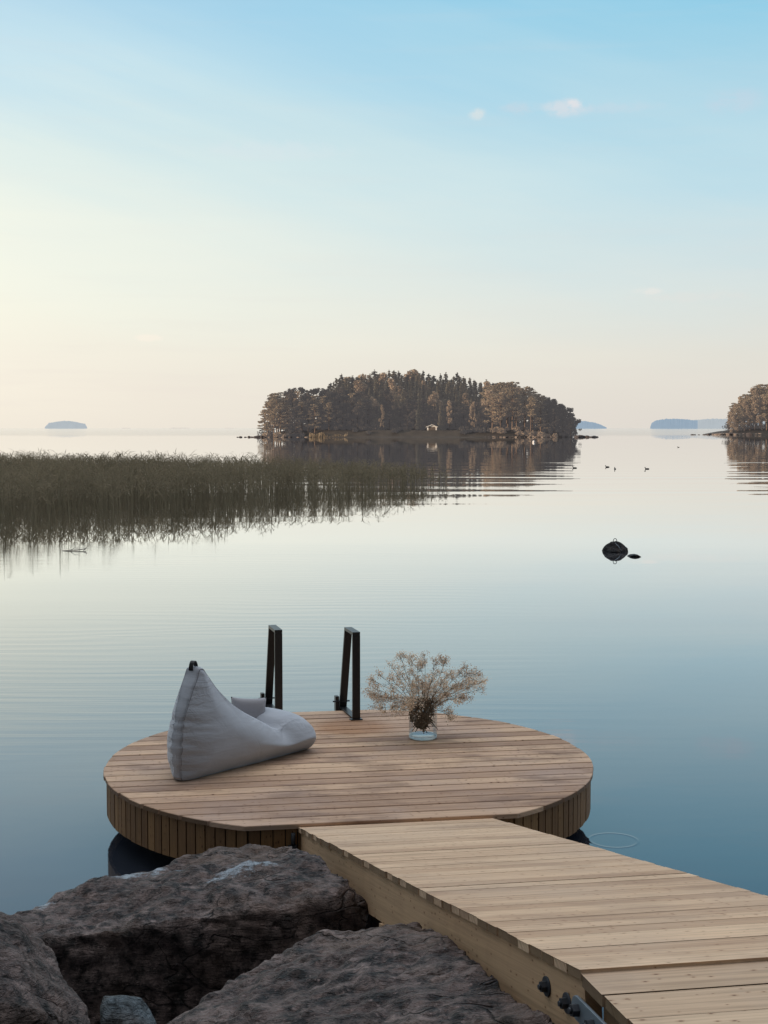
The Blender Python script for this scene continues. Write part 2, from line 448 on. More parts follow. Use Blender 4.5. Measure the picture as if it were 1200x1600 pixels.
nsk.sun_disc = False; nsk.sun_elevation = math.radians(SUN_EL); nsk.sun_rotation = math.radians(SUN_AZ)
nsk.air_density = 1.0; nsk.dust_density = 1.5
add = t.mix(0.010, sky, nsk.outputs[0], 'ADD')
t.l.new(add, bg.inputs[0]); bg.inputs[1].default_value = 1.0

sd = bpy.data.lights.new('sun', 'SUN'); sd.energy = 5.0; sd.angle = math.radians(1.5); sd.color = (1.0, 0.80, 0.62)
so = bpy.data.objects.new('sun', sd); C.objects.link(so)
sv = Vector((math.sin(math.radians(SUN_AZ)) * math.cos(math.radians(SUN_EL)), math.cos(math.radians(SUN_AZ)) * math.cos(math.radians(SUN_EL)), math.sin(math.radians(SUN_EL))))
so.rotation_euler = sv.to_track_quat('Z', 'Y').to_euler(); so.location = (-30, 8, 12)

cam_d = bpy.data.cameras.new('camera'); cam = bpy.data.objects.new('camera', cam_d); C.objects.link(cam)
cam.location = (0, 0, CAM_Z); cam.rotation_euler = (PI / 2 - PITCH, 0, 0)
cam_d.sensor_fit = 'VERTICAL'; cam_d.sensor_height = 24.0; cam_d.lens = 24.0 * F / 1600.0
cam_d.clip_start = 0.05; cam_d.clip_end = 100000.0
scene.camera = cam

# ------------------------------------------------------------------ water
def water_mat():
    m, t, b = material('lake_water')
    pos = t.node('ShaderNodeNewGeometry').outputs['Position']
    x, y, z = t.xyz(pos)
    # slow swell from passing ducks, lines across the view 45-160 m out
    w1 = t.noise(t.scale(pos, (0.022, 0.05, 1)), 1.0, 2, 0.5, '2D')
    ph = t.math('ADD', y, t.math('MULTIPLY', w1, 16.0))
    ph = t.math('ADD', ph, t.math('MULTIPLY', x, 0.04))
    s1 = t.math('MULTIPLY', t.math('SINE', t.math('MULTIPLY', ph, 2 * PI / 5.2)), t.rng(t.noise(t.scale(pos, (0.03, 0.22, 1)), 1.0, 2, 0.5, '2D'), 0.3, 0.65, 0.2, 1.3))
    s1b = t.math('SINE', t.math('MULTIPLY', t.math('ADD', y, t.math('MULTIPLY', w1, 9.0)), 2 * PI / 3.1))
    p1 = t.noise(t.scale(pos, (0.010, 0.035, 1), (4.3, 1.7, 0)), 1.0, 2, 0.5, '2D')
    m1 = t.math('MULTIPLY', t.math('MULTIPLY', t.rng(y, 42, 58, 0.04, 1, True), t.rng(y, 78, 120, 1, 0.05, True)), t.rng(p1, 0.34, 0.6, 0.15, 1.0))
    h = t.math('MULTIPLY', t.math('ADD', t.math('MULTIPLY', s1, 0.013), t.math('MULTIPLY', s1b, 0.004)), m1)
    # fine wind ripples nearer the shore, on the left
    w2 = t.noise(t.scale(pos, (0.16, 0.35, 1)), 1.0, 2, 0.5, '2D')
    ph2 = t.math('ADD', t.math('ADD', y, t.math('MULTIPLY', w2, 1.6)), t.math('MULTIPLY', x, -0.06))
    s2 = t.math('SINE', t.math('MULTIPLY', ph2, 2 * PI / 0.36))
    n2 = t.noise(t.scale(pos, (0.40, 8.5, 1)), 1.0, 4, 0.62, '2D', 0.25)
    p2 = t.noise(t.scale(pos, (0.10, 0.16, 1), (7.7, 2.2, 0)), 1.0, 2, 0.5, '2D')
    m2 = t.math('MULTIPLY', t.math('MULTIPLY', t.rng(y, 9.0, 12.5, 0.0, 1, True), t.rng(y, 22, 38, 1, 0.10, True)),
                t.math('MULTIPLY', t.rng(p2, 0.36, 0.62, 0.02, 1), t.rng(x, -1.0, 3.5, 1, 0.12, True)))
    h2 = t.math('MULTIPLY', t.math('ADD', t.math('MULTIPLY', s2, 0.00022), t.math('MULTIPLY', n2, 0.0013)), m2)
    # faint undulation everywhere
    n3 = t.noise(t.scale(pos, (0.10, 0.55, 1)), 1.0, 3, 0.5, '2D')
    h3 = t.math('MULTIPLY', t.math('MULTIPLY', n3, 0.006), t.math('MULTIPLY', t.rng(y, 70, 110, 1, 0.25), t.rng(y, 34, 62, 0.16, 1)))
    n4 = t.noise(t.scale(pos, (0.012, 0.07, 1)), 1.0, 3, 0.55, '2D')
    h3 = t.math('ADD', h3, t.math('MULTIPLY', n4, 0.018))
    n5 = t.noise(t.scale(pos, (1.6, 3.2, 1)), 1.0, 2, 0.5, '2D')
    h3 = t.math('ADD', h3, t.math('MULTIPLY', n5, 0.00025))
    h = t.math('ADD', t.math('ADD', h, h2), h3)
    rc = on_z(958, 1313, 0.0)
    dx = t.math('SUBTRACT', x, rc.x); dy = t.math('SUBTRACT', y, rc.y)
    rr = t.math('SQRT', t.math('ADD', t.math('MULTIPLY', dx, dx), t.math('MULTIPLY', dy, dy)))
    q = t.math('DIVIDE', t.math('SUBTRACT', rr, 0.150), 0.010)
    ring = t.math('MULTIPLY', t.math('EXPONENT', t.math('MULTIPLY', t.math('MULTIPLY', q, q), -1.0)), 0.0007)
    h = t.math('ADD', h, ring)
    nrm = t.bump(h, 1.0)
    body = t.node('ShaderNodeBsdfDiffuse'); body.inputs[0].default_value = (0.029, 0.035, 0.049, 1)
    gl = t.node('ShaderNodeBsdfGlossy'); gl.inputs[0].default_value = (0.99, 0.99, 0.99, 1)
    t.l.new(t.rng(y, 330, 560, 0.005, 0.07), gl.inputs['Roughness'])          # wind-roughened open water far out
    fr = t.node('ShaderNodeFresnel'); fr.inputs[0].default_value = 1.333
    t.l.new(nrm, fr.inputs['Normal']); t.l.new(nrm, gl.inputs['Normal'])
    mx = t.node('ShaderNodeMixShader')
    t.l.new(t.math('MINIMUM', t.math('MULTIPLY', fr.outputs[0], 1.64), 0.985), mx.inputs[0])
    t.l.new(body.outputs[0], mx.inputs[1]); t.l.new(gl.outputs[0], mx.inputs[2])
    t.l.new(mx.outputs[0], m.node_tree.nodes['Material Output'].inputs[0])
    return m
wp = []
w = tag(mesh_obj('lake_water', [(-40000, -3.0, 0), (40000, -3.0, 0), (40000, 40000, 0), (-40000, 40000, 0)], [(0, 1, 2, 3)], water_mat()), kind='structure')

# ------------------------------------------------------------------ shore terrain (under and behind the boulders) and an unseen ridge added to keep the sun off the foreground
def terrain(name, x0, x1, y0, y1, nx, ny, fz, mat):
    vs, fs = [], []
    for j in range(ny + 1):
        for i in range(nx + 1):
            x = x0 + (x1 - x0) * i / nx; y = y0 + (y1 - y0) * j / ny
            vs.append((x, y, fz(x, y)))
    for j in range(ny):
        for i in range(nx):
            a = j * (nx + 1) + i
            fs.append((a, a + 1, a + nx + 2, a + nx + 1))
    return tag(mesh_obj(name, vs, fs, mat, smooth=True), kind='structure')
def shore_z(x, y):
    b = 5.6 - 0.25 * abs(x + 0.5) - max(0, x - 0.7) * 2.2        # where the bank meets the water
    d = b - y
    z = -0.35 + max(0, d + 0.6) * 0.21
    if d < -0.6: z = -0.35 + (d + 0.6) * 0.5
    return min(z, 3.5) + 0.05 * noise.noise((x * 1.3, y * 1.3, 0))
terrain('shore_bank', -26, 14, -26, 7, 80, 66, shore_z, M['soil'])
def ridge_z(x, y):
    u = 1 - ((x + 95) / 22) ** 2; v = min(1, (y + 130) / 25, (112 - y) / 14)
    if u <= 0 or v <= 0: return -1.0
    return -1.0 + 22 * (u ** 0.5) * (max(v, 0) ** 0.5) * (0.86 + 0.28 * noise.noise((x * 0.07, y * 0.07, 3)))
terrain('added_shade_ridge', -118, -72, -130, 112, 30, 120, ridge_z, M['soil'])  # out of view, added to block the low sun from deck and reeds

# ------------------------------------------------------------------ round deck
DC = Vector((-0.1036 * 2.2, 4.03 * 2.2, 0)); DR = 1.603
A_B = math.radians(9.2)
BU = Vector((math.cos(A_B), math.sin(A_B), 0)); BV = Vector((-math.sin(A_B), math.cos(A_B), 0))
def dl(P): d = P - DC; return d.dot(BU), d.dot(BV)
front_v = 0.5 * (dl(on_z(440, 1289.2, DECK_Z))[1] + dl(on_z(773, 1272.2, DECK_Z))[1])
back_v = dl(on_z(520, 1108.0, DECK_Z))[1]
print('CHORDS', front_v, back_v, DR)
back_v = min(back_v, DR * 0.975)
deck = tag(empty('round_deck', (DC.x, DC.y, 0)), 'round wooden swimming deck with a slatted skirt standing over the lake', 'deck')
def dfr(x, y, z): return BU * x + BV * y + Vector((0, 0, z))
nb = round((back_v - front_v) / 0.137)
pitch = (back_v - front_v) / nb
mb = MB(); rb = random.Random(3)
for i in range(nb):
    gp_ = rb.uniform(0.005, 0.0085)
    v0, v1 = front_v + i * pitch + gp_, front_v + (i + 1) * pitch - gp_
    R = DR
    def half(v): return math.sqrt(max(0.0004, R * R - v * v))
    K = 6
    vs = [v0 + (v1 - v0) * k / K for k in range(K + 1)]
    jl, jr = rb.uniform(-0.004, 0.004), rb.uniform(-0.004, 0.004)
    hf = 0.5 if i in (2, 11) else 0
    rv = rb.random()
    if rb.random() < 0.12: rv = 0.96
    poly = [(half(v) + jr, v) for v in vs] + [(-half(v) + jl, v) for v in reversed(vs)]
    dz = rb.uniform(-0.0012, 0.0012)
    mb.prism(poly, DECK_Z - 0.028 + dz, DECK_Z + dz, (1, 0), None, rv, 0.0035, dfr, 2.0)
mb.build('decking', M['deck'], deck)
# skirt slats: vertical boards round the curve, flat across the front chord
def outline(inset):
    R = DR - inset; fv = front_v + inset; bv = back_v - inset
    a0 = math.asin(fv / R); a1 = math.asin(bv / R)
    return R, fv, bv, a0, a1
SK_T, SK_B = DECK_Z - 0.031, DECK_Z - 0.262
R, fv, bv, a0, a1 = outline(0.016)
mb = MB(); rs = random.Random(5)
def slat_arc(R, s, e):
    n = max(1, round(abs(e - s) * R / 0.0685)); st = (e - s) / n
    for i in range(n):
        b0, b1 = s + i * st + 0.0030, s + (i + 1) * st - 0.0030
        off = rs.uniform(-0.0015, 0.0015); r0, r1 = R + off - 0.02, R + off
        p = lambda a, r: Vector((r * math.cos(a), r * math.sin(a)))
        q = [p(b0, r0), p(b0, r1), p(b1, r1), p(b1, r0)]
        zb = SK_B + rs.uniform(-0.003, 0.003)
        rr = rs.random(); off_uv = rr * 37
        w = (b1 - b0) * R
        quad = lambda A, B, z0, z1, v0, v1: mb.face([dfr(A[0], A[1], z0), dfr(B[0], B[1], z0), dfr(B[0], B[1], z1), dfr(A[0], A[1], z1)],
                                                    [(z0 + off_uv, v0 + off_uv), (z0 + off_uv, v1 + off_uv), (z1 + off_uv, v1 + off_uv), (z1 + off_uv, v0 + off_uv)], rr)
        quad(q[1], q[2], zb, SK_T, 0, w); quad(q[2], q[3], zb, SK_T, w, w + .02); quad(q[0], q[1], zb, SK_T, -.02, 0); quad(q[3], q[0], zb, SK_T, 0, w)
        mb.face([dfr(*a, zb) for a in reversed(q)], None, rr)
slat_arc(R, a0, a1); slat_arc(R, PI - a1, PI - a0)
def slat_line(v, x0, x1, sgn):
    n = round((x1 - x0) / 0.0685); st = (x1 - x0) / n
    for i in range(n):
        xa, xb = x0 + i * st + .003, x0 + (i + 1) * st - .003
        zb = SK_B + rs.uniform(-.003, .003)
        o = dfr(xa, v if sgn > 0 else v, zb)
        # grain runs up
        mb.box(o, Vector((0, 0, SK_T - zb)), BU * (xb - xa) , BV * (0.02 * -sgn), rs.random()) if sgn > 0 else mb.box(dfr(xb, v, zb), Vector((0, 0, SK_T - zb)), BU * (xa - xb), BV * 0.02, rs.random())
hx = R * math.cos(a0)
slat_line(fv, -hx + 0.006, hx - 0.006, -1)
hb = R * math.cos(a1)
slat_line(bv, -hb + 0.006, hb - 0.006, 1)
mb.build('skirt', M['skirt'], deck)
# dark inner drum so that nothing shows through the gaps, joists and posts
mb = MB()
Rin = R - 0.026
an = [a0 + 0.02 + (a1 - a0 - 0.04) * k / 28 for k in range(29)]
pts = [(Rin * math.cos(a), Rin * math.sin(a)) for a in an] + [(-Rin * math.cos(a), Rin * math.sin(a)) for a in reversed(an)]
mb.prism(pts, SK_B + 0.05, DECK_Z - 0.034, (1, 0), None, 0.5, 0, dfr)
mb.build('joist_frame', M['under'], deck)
for (u, v) in ((-0.95, -0.75), (0.95, -0.75), (-0.95, 0.85), (0.95, 0.85)):
    mb = MB(); p = dfr(u, v, 0)
    mb.tube([(p.x, p.y, -2.0), (p.x, p.y, SK_B + 0.045)], 0.06, 14)
    mb.build('support_post', M['under'], deck)

# ------------------------------------------------------------------ swimming ladder (two handrails)
def handrail(px, py, name_label):
    base = on_z(px, py, DECK_Z)
    hd = math.radians(105.0)
    d = Vector((math.cos(hd), math.sin(hd), 0)); s = Vector((d.y, -d.x, 0)); up = Vector((0, 0, 1))
    W, T = 0.058, 0.022
    root = tag(empty('ladder_handrail', base), name_label, 'handrail', 'black metal ladder handrails')
    H, D1, D0 = 0.645, 0.255, 0.45
    def bar(m, p, q, wdir, w, td, th):
        ax = (q - p); L = ax.length; ax.normalize()
        m.prism([(-w / 2, -th / 2), (w / 2, -th / 2), (w / 2, th / 2), (-w / 2, th / 2)], 0, L, (1, 0), None, 0.5, 0.003,
                lambda x, y, z: p + wdir * x + td * y + ax * z)
    mb = MB(); bar(mb, up * 0.004, up * H, s, W, d, T); mb.build('front_leg', M['black_metal'], root)
    mb = MB()
    ext = 1.9
    top = d * D1 + up * H; bot = d * D0 + up * -0.02
    dirv = (bot - top)
    td = dirv.normalized().cross(s).normalized()
    bar(mb, top, top + dirv * ext, s, W, td, T); mb.build('rear_leg', M['black_metal'], root)
    mb = MB(); bar(mb, up * (H + 0.012) - d * 0.011, up * (H + 0.012) + d * (D1 + 0.012), s, W, up, T); mb.build('grip', M['grey_metal'] if False else M['black_metal'], root)
    mb = MB(); bar(mb, up * 0.009 + d * 0.013, up * 0.009 + d * D0, s, W * 0.9, up, 0.012)
    bar(mb, up * 0.004 - s * (W * .8), up * 0.004 + s * (W * .8), d, 0.05, up, 0.008); mb.build('base_plate', M['black_metal'], root)
    mb = MB(); c = d * (D0 - 0.005) - s * 0.048 + up * -0.02
    bar(mb, c, c + up * 0.12, s, 0.028, d, 0.05); mb.build('clamp', M['black_metal'], root)
    mb = MB(); c = d * (D0 - 0.03) + up * 0.06
    mb.tube([c - s * 0.085, c + s * 0.05], 0.006, 8); mb.build('bolt', M['bolt'], root)
    return root, d, s, base
hr = handrail(556.5, 1124.5, 'black handrail beside the flower vase with a clear gap between its legs')
hl_ = handrail(435.5, 1119.5, 'black handrail rising behind the grey bean bag')
ld = tag(empty('ladder_steps', hr[3] * 0.5 + hl_[3] * 0.5), 'dark ladder steps going down into the water behind the round deck', 'ladder')
for k in range(3):
    mb = MB(); z = -0.30 - 0.28 * k; d = hr[1]; s = hr[2]
    c = d * (0.47 + 0.08 * k) + Vector((0, 0, z)) - s * 0.20
    mb.box(c, s * 0.40, d * 0.07, Vector((0, 0, 0.025))); mb.build('step', M['black_metal'], ld)

# ------------------------------------------------------------------ gangway and shore walkway
L0 = on_z(465, 1291.7, DECK_Z - 0.028); R0 = on_z(765, 1277.3, DECK_Z - 0.028)
G = -ray(18, 1066).normalized()          # towards the shore, climbing
WV = (R0 - L0); GW = WV.length; WD = WV.normalized()
def proj(P):
    d = P - Vector((0, 0, CAM_Z)); c, s = math.cos(PITCH), math.sin(PITCH)
    fw = d.y * c - d.z * s; up = d.y * s + d.z * c
    return CX + F * d.x / fw, CY - F * up / fw
s_end = 1.0
for _ in range(60):
    px = proj(L0 + G * s_end)[0]
    s_end += (908 - px) / 400
GL = s_end
print('GANGWAY len', GL, 'width', GW, 'end px', proj(L0 + G * GL), 'right edge', [proj(R0 + G * q) for q in (0.5, 1, 1.5, 2.0)], 'joint', L0 + G * GL, 'slope', math.degrees(math.asin(G.z)))
gw = tag(empty('gangway', L0), 'sloping pale timber gangway leading from the shore down to the round deck', 'gangway')
NUP = G.cross(WD) * -1
NUP = WD.cross(G) if WD.cross(G).z > 0 else -WD.cross(G)
NUP.normalize()
def gfr(x, y, z): return WD * x + G * y + NUP * z
npk = round(GL / 0.0985); gp = GL / npk
mb = MB(); rg = random.Random(21)
for i in range(npk):
    gg_ = rg.choice((0.0026, 0.0034, 0.0052))
    y0, y1 = i * gp + gg_, (i + 1) * gp - gg_
    xa = rg.uniform(-0.004, 0.004); xb = GW + rg.uniform(-0.004, 0.004); dz = rg.uniform(-0.001, 0.001)
    # outline must be counter-clockwise seen from above: G points toward the shore (-y), so flip
    poly = [(xa, y1), (xb, y1), (xb, y0), (xa, y0)] if WD.cross(G).z < 0 else [(xa, y0), (xb, y0), (xb, y1), (xa, y1)]
    mb.prism(poly, -0.028 + dz, dz, (1, 0), None, rg.random(), 0.0028, gfr, 2.0 if rg.random() < 0.7 else 0.0)
mb.build('decking', M['gangway'], gw)
for xo in (0.012, GW - 0.06):
    mb = MB()
    o = gfr(xo, 0.02, -0.235)
    ex, ey, ez = G * (GL - 0.03), WD * 0.048, NUP * 0.205
    if ex.cross(ey).dot(ez) < 0: o, ex = o + ex, -ex
    mb.box(o, ex, ey, ez, 0.55 if xo < 0.1 else 0.3, 0.003)
    mb.build('stringer', M['stringer'], gw)
def gbox(name, x0, x1, y0, y1, z0, z1, mat, parent, r=0.5, bev=0.002, lab=None):
    mb = MB(); o = gfr(x0, y0, z0); ex, ey, ez = WD * (x1 - x0), G * (y1 - y0), NUP * (z1 - z0)
    if ex.cross(ey).dot(ez) < 0: o, ey = o + ey, -ey
    mb.box(o, ex, ey, ez, r, bev)
    ob = mb.build(name, mat, parent)
    if lab: ob['label'] = lab
    return ob
# cross beams under the gangway; the second pokes out below the stringer
def gy(px):                                                          # distance along the left edge for a pixel column
    s = 1.0
    for _ in range(60): s += (px - proj(L0 + G * s)[0]) / 400
    return s
for yb in (gy(592),):
    gbox('cross_beam', 0.0, GW, yb - 0.024, yb + 0.024, -0.33, -0.238, M['stringer'], gw, 0.6)
# hex bolts with washers on the near stringer
def bolt(px, py, parent, origin, fr_x):
    # intersect the pixel ray with the stringer face
    r = ray(px, py); n = WD
    p0 = L0 + WD * fr_x
    n = NUP.cross(G).normalized()
    tt = (p0 - Vector((0, 0, CAM_Z))).dot(n) / r.dot(n)
    P = Vector((0, 0, CAM_Z)) + r * tt - origin
    ax = -n if n.dot(WD) > 0 else n
    mb = MB(); mb.tube([P - ax * 0.002, P + ax * 0.005], 0.030, 20); wsh = mb.build('washer', M['bolt'], parent)
    mb = MB(); mb.tube([P + ax * 0.005, P + ax * 0.022], [0.0175, 0.0165], 6, smooth=False)
    mb.tube([P + ax * 0.022, P + ax * 0.029], [0.009, 0.008], 8)
    o = mb.build('bolt', M['bolt'], parent); wsh.parent = o
bolt(855, 1541, gw, L0, 0.012); bolt(887, 1567, gw, L0, 0.012)
# hinge bracket where the gangway meets the deck
mb = MB()
hp = gfr(-0.012, 0.03, -0.06)
mb.tube([hp + Vector((-0.02, 0, -0.05)), hp + Vector((-0.02, 0, 0.03))], 0.012, 8)
mb.box(hp + Vector((-0.05, -0.02, -0.06)), (0.05, 0, 0), (0, 0.04, 0), (0, 0, 0.02))
mb.build('hinge_bracket', M['bolt'], gw)

# shore walkway, level
J = L0 + G * GL
SD = -Vector((ray(67, 669).x, ray(67, 669).y, 0)).normalized()
WH = Vector((WD.x, WD.y, 0)).normalized()
JL = J + SD * 0.008 + Vector((0, 0, -0.012))
tl0 = on_z(910.5, 1521, JL.z)
JL = Vector((tl0.x, tl0.y, JL.z))
sw = tag(empty('shore_walkway', JL), 'level shore end of the boardwalk with wide planks and dark gaps', 'boardwalk')
def sfr(x, y, z): return WH * x + SD * y + Vector((0, 0, z))
mb = MB(); rw = random.Random(8)
sp = 0.150
for i in range(22):
    y0, y1 = i * sp + 0.004, (i + 1) * sp - 0.005
    xa = rw.uniform(-0.006, 0.006) ; xb = GW + 0.02
    mb.prism([(xa, y1), (xb, y1), (xb, y0), (xa, y0)], -0.036, rw.uniform(-0.002, 0.001), (1, 0), None, rw.uniform(0.3, 0.99), 0.003, sfr, 2.0)
mb.build('decking', wood_mat('walkway_wood', (0.40, 0.26, 0.16, 1), (0.55, 0.385, 0.255, 1), (0.66, 0.485, 0.325, 1), (0.47, 0.355, 0.275, 1), 0.4), sw)
for xo in (0.05, GW - 0.09):
    mb = MB(); o = sfr(xo, 0.03, -0.24); ex, ey, ez = SD * 3.1, WH * 0.048, Vector((0, 0, 0.202))
    if ex.cross(ey).dot(ez) < 0: o, ex = o + ex, -ex
    mb.box(o, ex, ey, ez, 0.7, 0.003); mb.build('stringer', M['stringer'], sw)
# grey strap plate across the joint
sp_root = tag(empty('strap_plate', J), 'grey steel strap plate bolted across the joint of gangway and boardwalk', 'metal strap')
def on_face(px, py, off):
    r = ray(px, py); n = NUP.cross(G).normalized(); n = -n if n.dot(WD) > 0 else n
    p0 = L0 + WD * 0.012 + n * off
    return Vector((0, 0, CAM_Z)) + r * ((p0 - Vector((0, 0, CAM_Z))).dot(n) / r.dot(n)), n
pa, nn = on_face(902, 1575, 0.026); pb, _ = on_face(948, 1622, 0.026)
ax = (pb - pa).normalized(); sdv = nn.cross(ax).normalized()
pl = []
wd = 0.034
for k in range(9):
    a = PI / 2 + PI * k / 8; pl.append((math.cos(a) * wd, math.sin(a) * wd))
pl += [(0.42, -wd), (0.42, wd)]
mb = MB(); mb.prism(pl, -0.004, 0.004, (1, 0), None, 0.5, 0.001, lambda x, y, z: pa - J + ax * x + sdv * y + nn * z)
mb.build('plate', M['grey_metal'], sp_root)
for q in (0.012, 0.115):
    P = pa - J + ax * q
    mb = MB(); mb.tube([P + nn * 0.004, P + nn * 0.024], [0.019, 0.018], 6, smooth=False); mb.tube([P + nn * 0.024, P + nn * 0.032], [0.01, 0.009], 8)
    mb.build('bolt', M['bolt'], sp_root)

# ------------------------------------------------------------------ bean bag lounger
def bean_bag():
    A = on_z(286, 1221, DECK_Z); B = on_z(487, 1169, DECK_Z)
    L, g0, gL = 1.20, 0.028, 0.345
    la = Vector((0, -g0)); lb = Vector((L, -gL))
    wv = Vector((B.x - A.x, B.y - A.y))
    k = wv.length / (lb - la).length
    th = math.atan2(wv.y, wv.x) - math.atan2((lb - la).y, (lb - la).x)
    root = empty('bean_bag', (A.x, A.y, DECK_Z + 0.003), th)
    root.scale = (k, k, k)
    off = la
    out = [(0.0, 0.0), (-0.022, 0.06), (-0.034, 0.16), (-0.024, 0.30), (0.016, 0.45), (0.085, 0.585), (0.145, 0.675), (0.172, 0.724), (0.208, 0.724), (0.230, 0.695),
           (0.300, 0.600), (0.390, 0.500), (0.490, 0.408), (0.60, 0.328), (0.71, 0.262), (0.80, 0.214), (0.855, 0.194), (0.89, 0.202), (0.935, 0.222), (1.00, 0.234),
           (1.07, 0.232), (1.135, 0.212), (1.18, 0.178), (1.198, 0.105), (1.188, 0.038), (1.16, 0.0), (1.0, -0.002), (0.8, -0.002), (0.6, -0.002), (0.4, -0.002), (0.2, -0.002)]
    # Catmull-Rom resample
    N = len(out); P = []
    for i in range(N):
        p0, p1, p2, p3 = (Vector(out[(i + q) % N]) for q in (-1, 0, 1, 2))
        for s in range(8):
            x = s / 8
            P.append(0.5 * ((2 * p1) + (p2 - p0) * x + (2 * p0 - 5 * p1 + 4 * p2 - p3) * x * x + (3 * p1 - p0 - 3 * p2 + p3) * x ** 3))
    n = len(P)
    def g(u, z):
        b = g0 + (gL - g0) * max(0, min(1, u / L)) ** 0.85
        top = max(0, (z - 0.30) / 0.43)
        back_ = max(0.0, 1 - max(0.0, u) / 0.35) * math.sin(PI * max(0.0, min(1.0, (z + 0.02) / 0.74)))
        return b * (1 - 0.45 * min(1, top)) + 0.014 * back_
    ctr = Vector((0.60, 0.035))
    RG, KG = 24, 14
    vs, fs, cr = [], [], []
    def edge_dist(q):
        best = 9.0
        for i in range(n):
            a, c = P[i], P[(i + 1) % n]; ac = c - a
            h_ = max(0.0, min(1.0, (q - a).dot(ac) / max(1e-9, ac.length_squared)))
            best = min(best, (q - a - ac * h_).length)
        return best
    def side(sgn):
        base = len(vs)
        for r in range(RG):
            s = 1 - r / RG
            for i in range(n):
                q = ctr + (P[i] - ctr) * s
                x_ = min(1.0, edge_dist(q) / 0.21)
                b = 0.135 * (x_ * (2 - x_)) ** 0.85
                # puff less at the pointed top
                b *= 0.35 + 0.65 * min(1, (1 - q.y / 0.78) * 1.5)
                vv = sgn * (g(q.x, q.y) + b * (0.75 + 0.4 * min(1, q.x)))
                floor = max(0.0, 1 - q.y / 0.10)
                vv *= 1 - 0.10 * floor * (1 - s)
                vs.append((q.x - off.x, vv - off.y, q.y)); cr.append(s ** 6)
        vs.append((ctr.x - off.x, sgn * (g(*ctr) + 0.04) - off.y, ctr.y)); cr.append(0)
        c = len(vs) - 1
        for r in range(RG - 1):
            for i in range(n):
                j = (i + 1) % n
                f = (base + r * n + i, base + r * n + j, base + (r + 1) * n + j, base + (r + 1) * n + i)
                fs.append(f if sgn > 0 else f[::-1])
        for i in range(n):
            j = (i + 1) % n
            f = (base + (RG - 1) * n + i, base + (RG - 1) * n + j, c)
            fs.append(f if sgn > 0 else f[::-1])
        return base
    b1 = side(-1); b2 = side(1)
    nrm = []
    for i in range(n):
        t_ = P[(i + 1) % n] - P[i - 1]; nv = Vector((-t_.y, t_.x))
        nrm.append(nv.normalized() if nv.length > 0 else Vector((0, 1)))
    # outward normal check
    cen = sum(((P[i] - ctr).dot(nrm[i]) for i in range(n)))
    if cen < 0: nrm = [-q for q in nrm]
    rows = [[b1 + i for i in range(n)]]
    for kk in range(1, KG):
        f_ = -1 + 2 * kk / KG
        row = []
        for i in range(n):
            gg = g(P[i].x, P[i].y)
            flat = 1.0 if P[i].y > 0.02 else 0.0
            crown = (0.20 * gg + 0.008 * max(0, 1 - max(0, P[i].x) / 0.3)) * (1 - f_ * f_) ** 0.6 * flat
            if 0.78 < P[i].x < 0.94 and P[i].y > 0.1: crown *= 0.45 + 0.55 * min(1, abs(P[i].x - 0.86) / 0.08)
            q = P[i] + nrm[i] * crown
            vs.append((q.x - off.x, f_ * gg - off.y, max(q.y, -0.002))); cr.append(max(0, abs(f_)) ** 4 * 0.8 + 0.05)
            row.append(len(vs) - 1)
        rows.append(row)
    rows.append([b2 + i for i in range(n)])
    for a, b in zip(rows[:-1], rows[1:]):
        for i in range(n):
            j = (i + 1) % n
            fs.append((a[i], b[i], b[j], a[j]))
    # cloth folds: sharp dents running in from the back seam and round the corners
    V = [Vector(p) for p in vs]
    rf = random.Random(4)
    folds = [(0.405, 0.30, 0.016), (0.375, 0.20, -0.006), (0.335, 0.22, 0.009), (0.17, 0.16, 0.009), (0.205, 0.13, -0.005), (0.10, 0.13, 0.008), (0.52, 0.10, 0.007), (0.58, 0.09, 0.006), (0.635, 0.07, 0.006), (0.26, 0.08, 0.006), (0.055, 0.1, .006)]
    for i, p in enumerate(V):
        u, z = p.x, p.z
        d = 0
        for z0, ext, amp in folds:
            zz = z0 - 0.10 * u + 0.012 * math.sin(u * 14 + z0 * 40)
            fall = max(0, 1 - max(0, u + 0.03) / ext)
            d -= 1.7 * amp * math.exp(-((z - zz) / 0.013) ** 2) * fall ** 0.7
        d += 0.007 * noise.noise((u * 4, p.y * 4, z * 4)) + 0.003 * noise.noise((u * 11, p.y * 11, z * 11))
        side_dir = -1 if p.y + off.y < 0 else 1
        V[i] = p + Vector((0.25 * (-1 if u < 0.1 else 0), side_dir * 0.8, 0.15 if z > 0.03 else 0)) * d * (-1 if False else 1)
        if V[i].z < 0: V[i].z = 0
    body = mesh_obj('cover', [tuple(p) for p in V], fs, M['fabric'], root, True, {'crease': cr})
    bm = bmesh.new(); bm.from_mesh(body.data); bmesh.ops.remove_doubles(bm, verts=bm.verts, dist=1e-5)
    bmesh.ops.recalc_face_normals(bm, faces=bm.faces); bm.to_mesh(body.data); bm.free()
    body.data.polygons.foreach_set('use_smooth', np.ones(len(body.data.polygons), dtype=bool))
    md = body.modifiers.new('sub', 'SUBSURF'); md.levels = 1; md.render_levels = 1
    # sewn seam along the near and far edge
    for sgn, b0 in ((-1, b1), (1, b2)):
        mb = MB(); pp = []
        for i in range(n):
            if P[i].y > 0.012 or P[i].x < 0.0:
                q = V[b0 + i]; pp.append((q.x - nrm[i].x * 0.004, q.y, max(0.004, q.z - nrm[i].y * 0.004)))
            elif pp: break
        mb.tube(pp, 0.0040, 6, r=0.2); mb.build('seam', M['fabric_dark'], root)
    # carrying loop at the peak: a flat strap
    mb = MB(); W = 0.016; ap = Vector((0.188 - off.x, -off.y, 0.722))
    pts = []
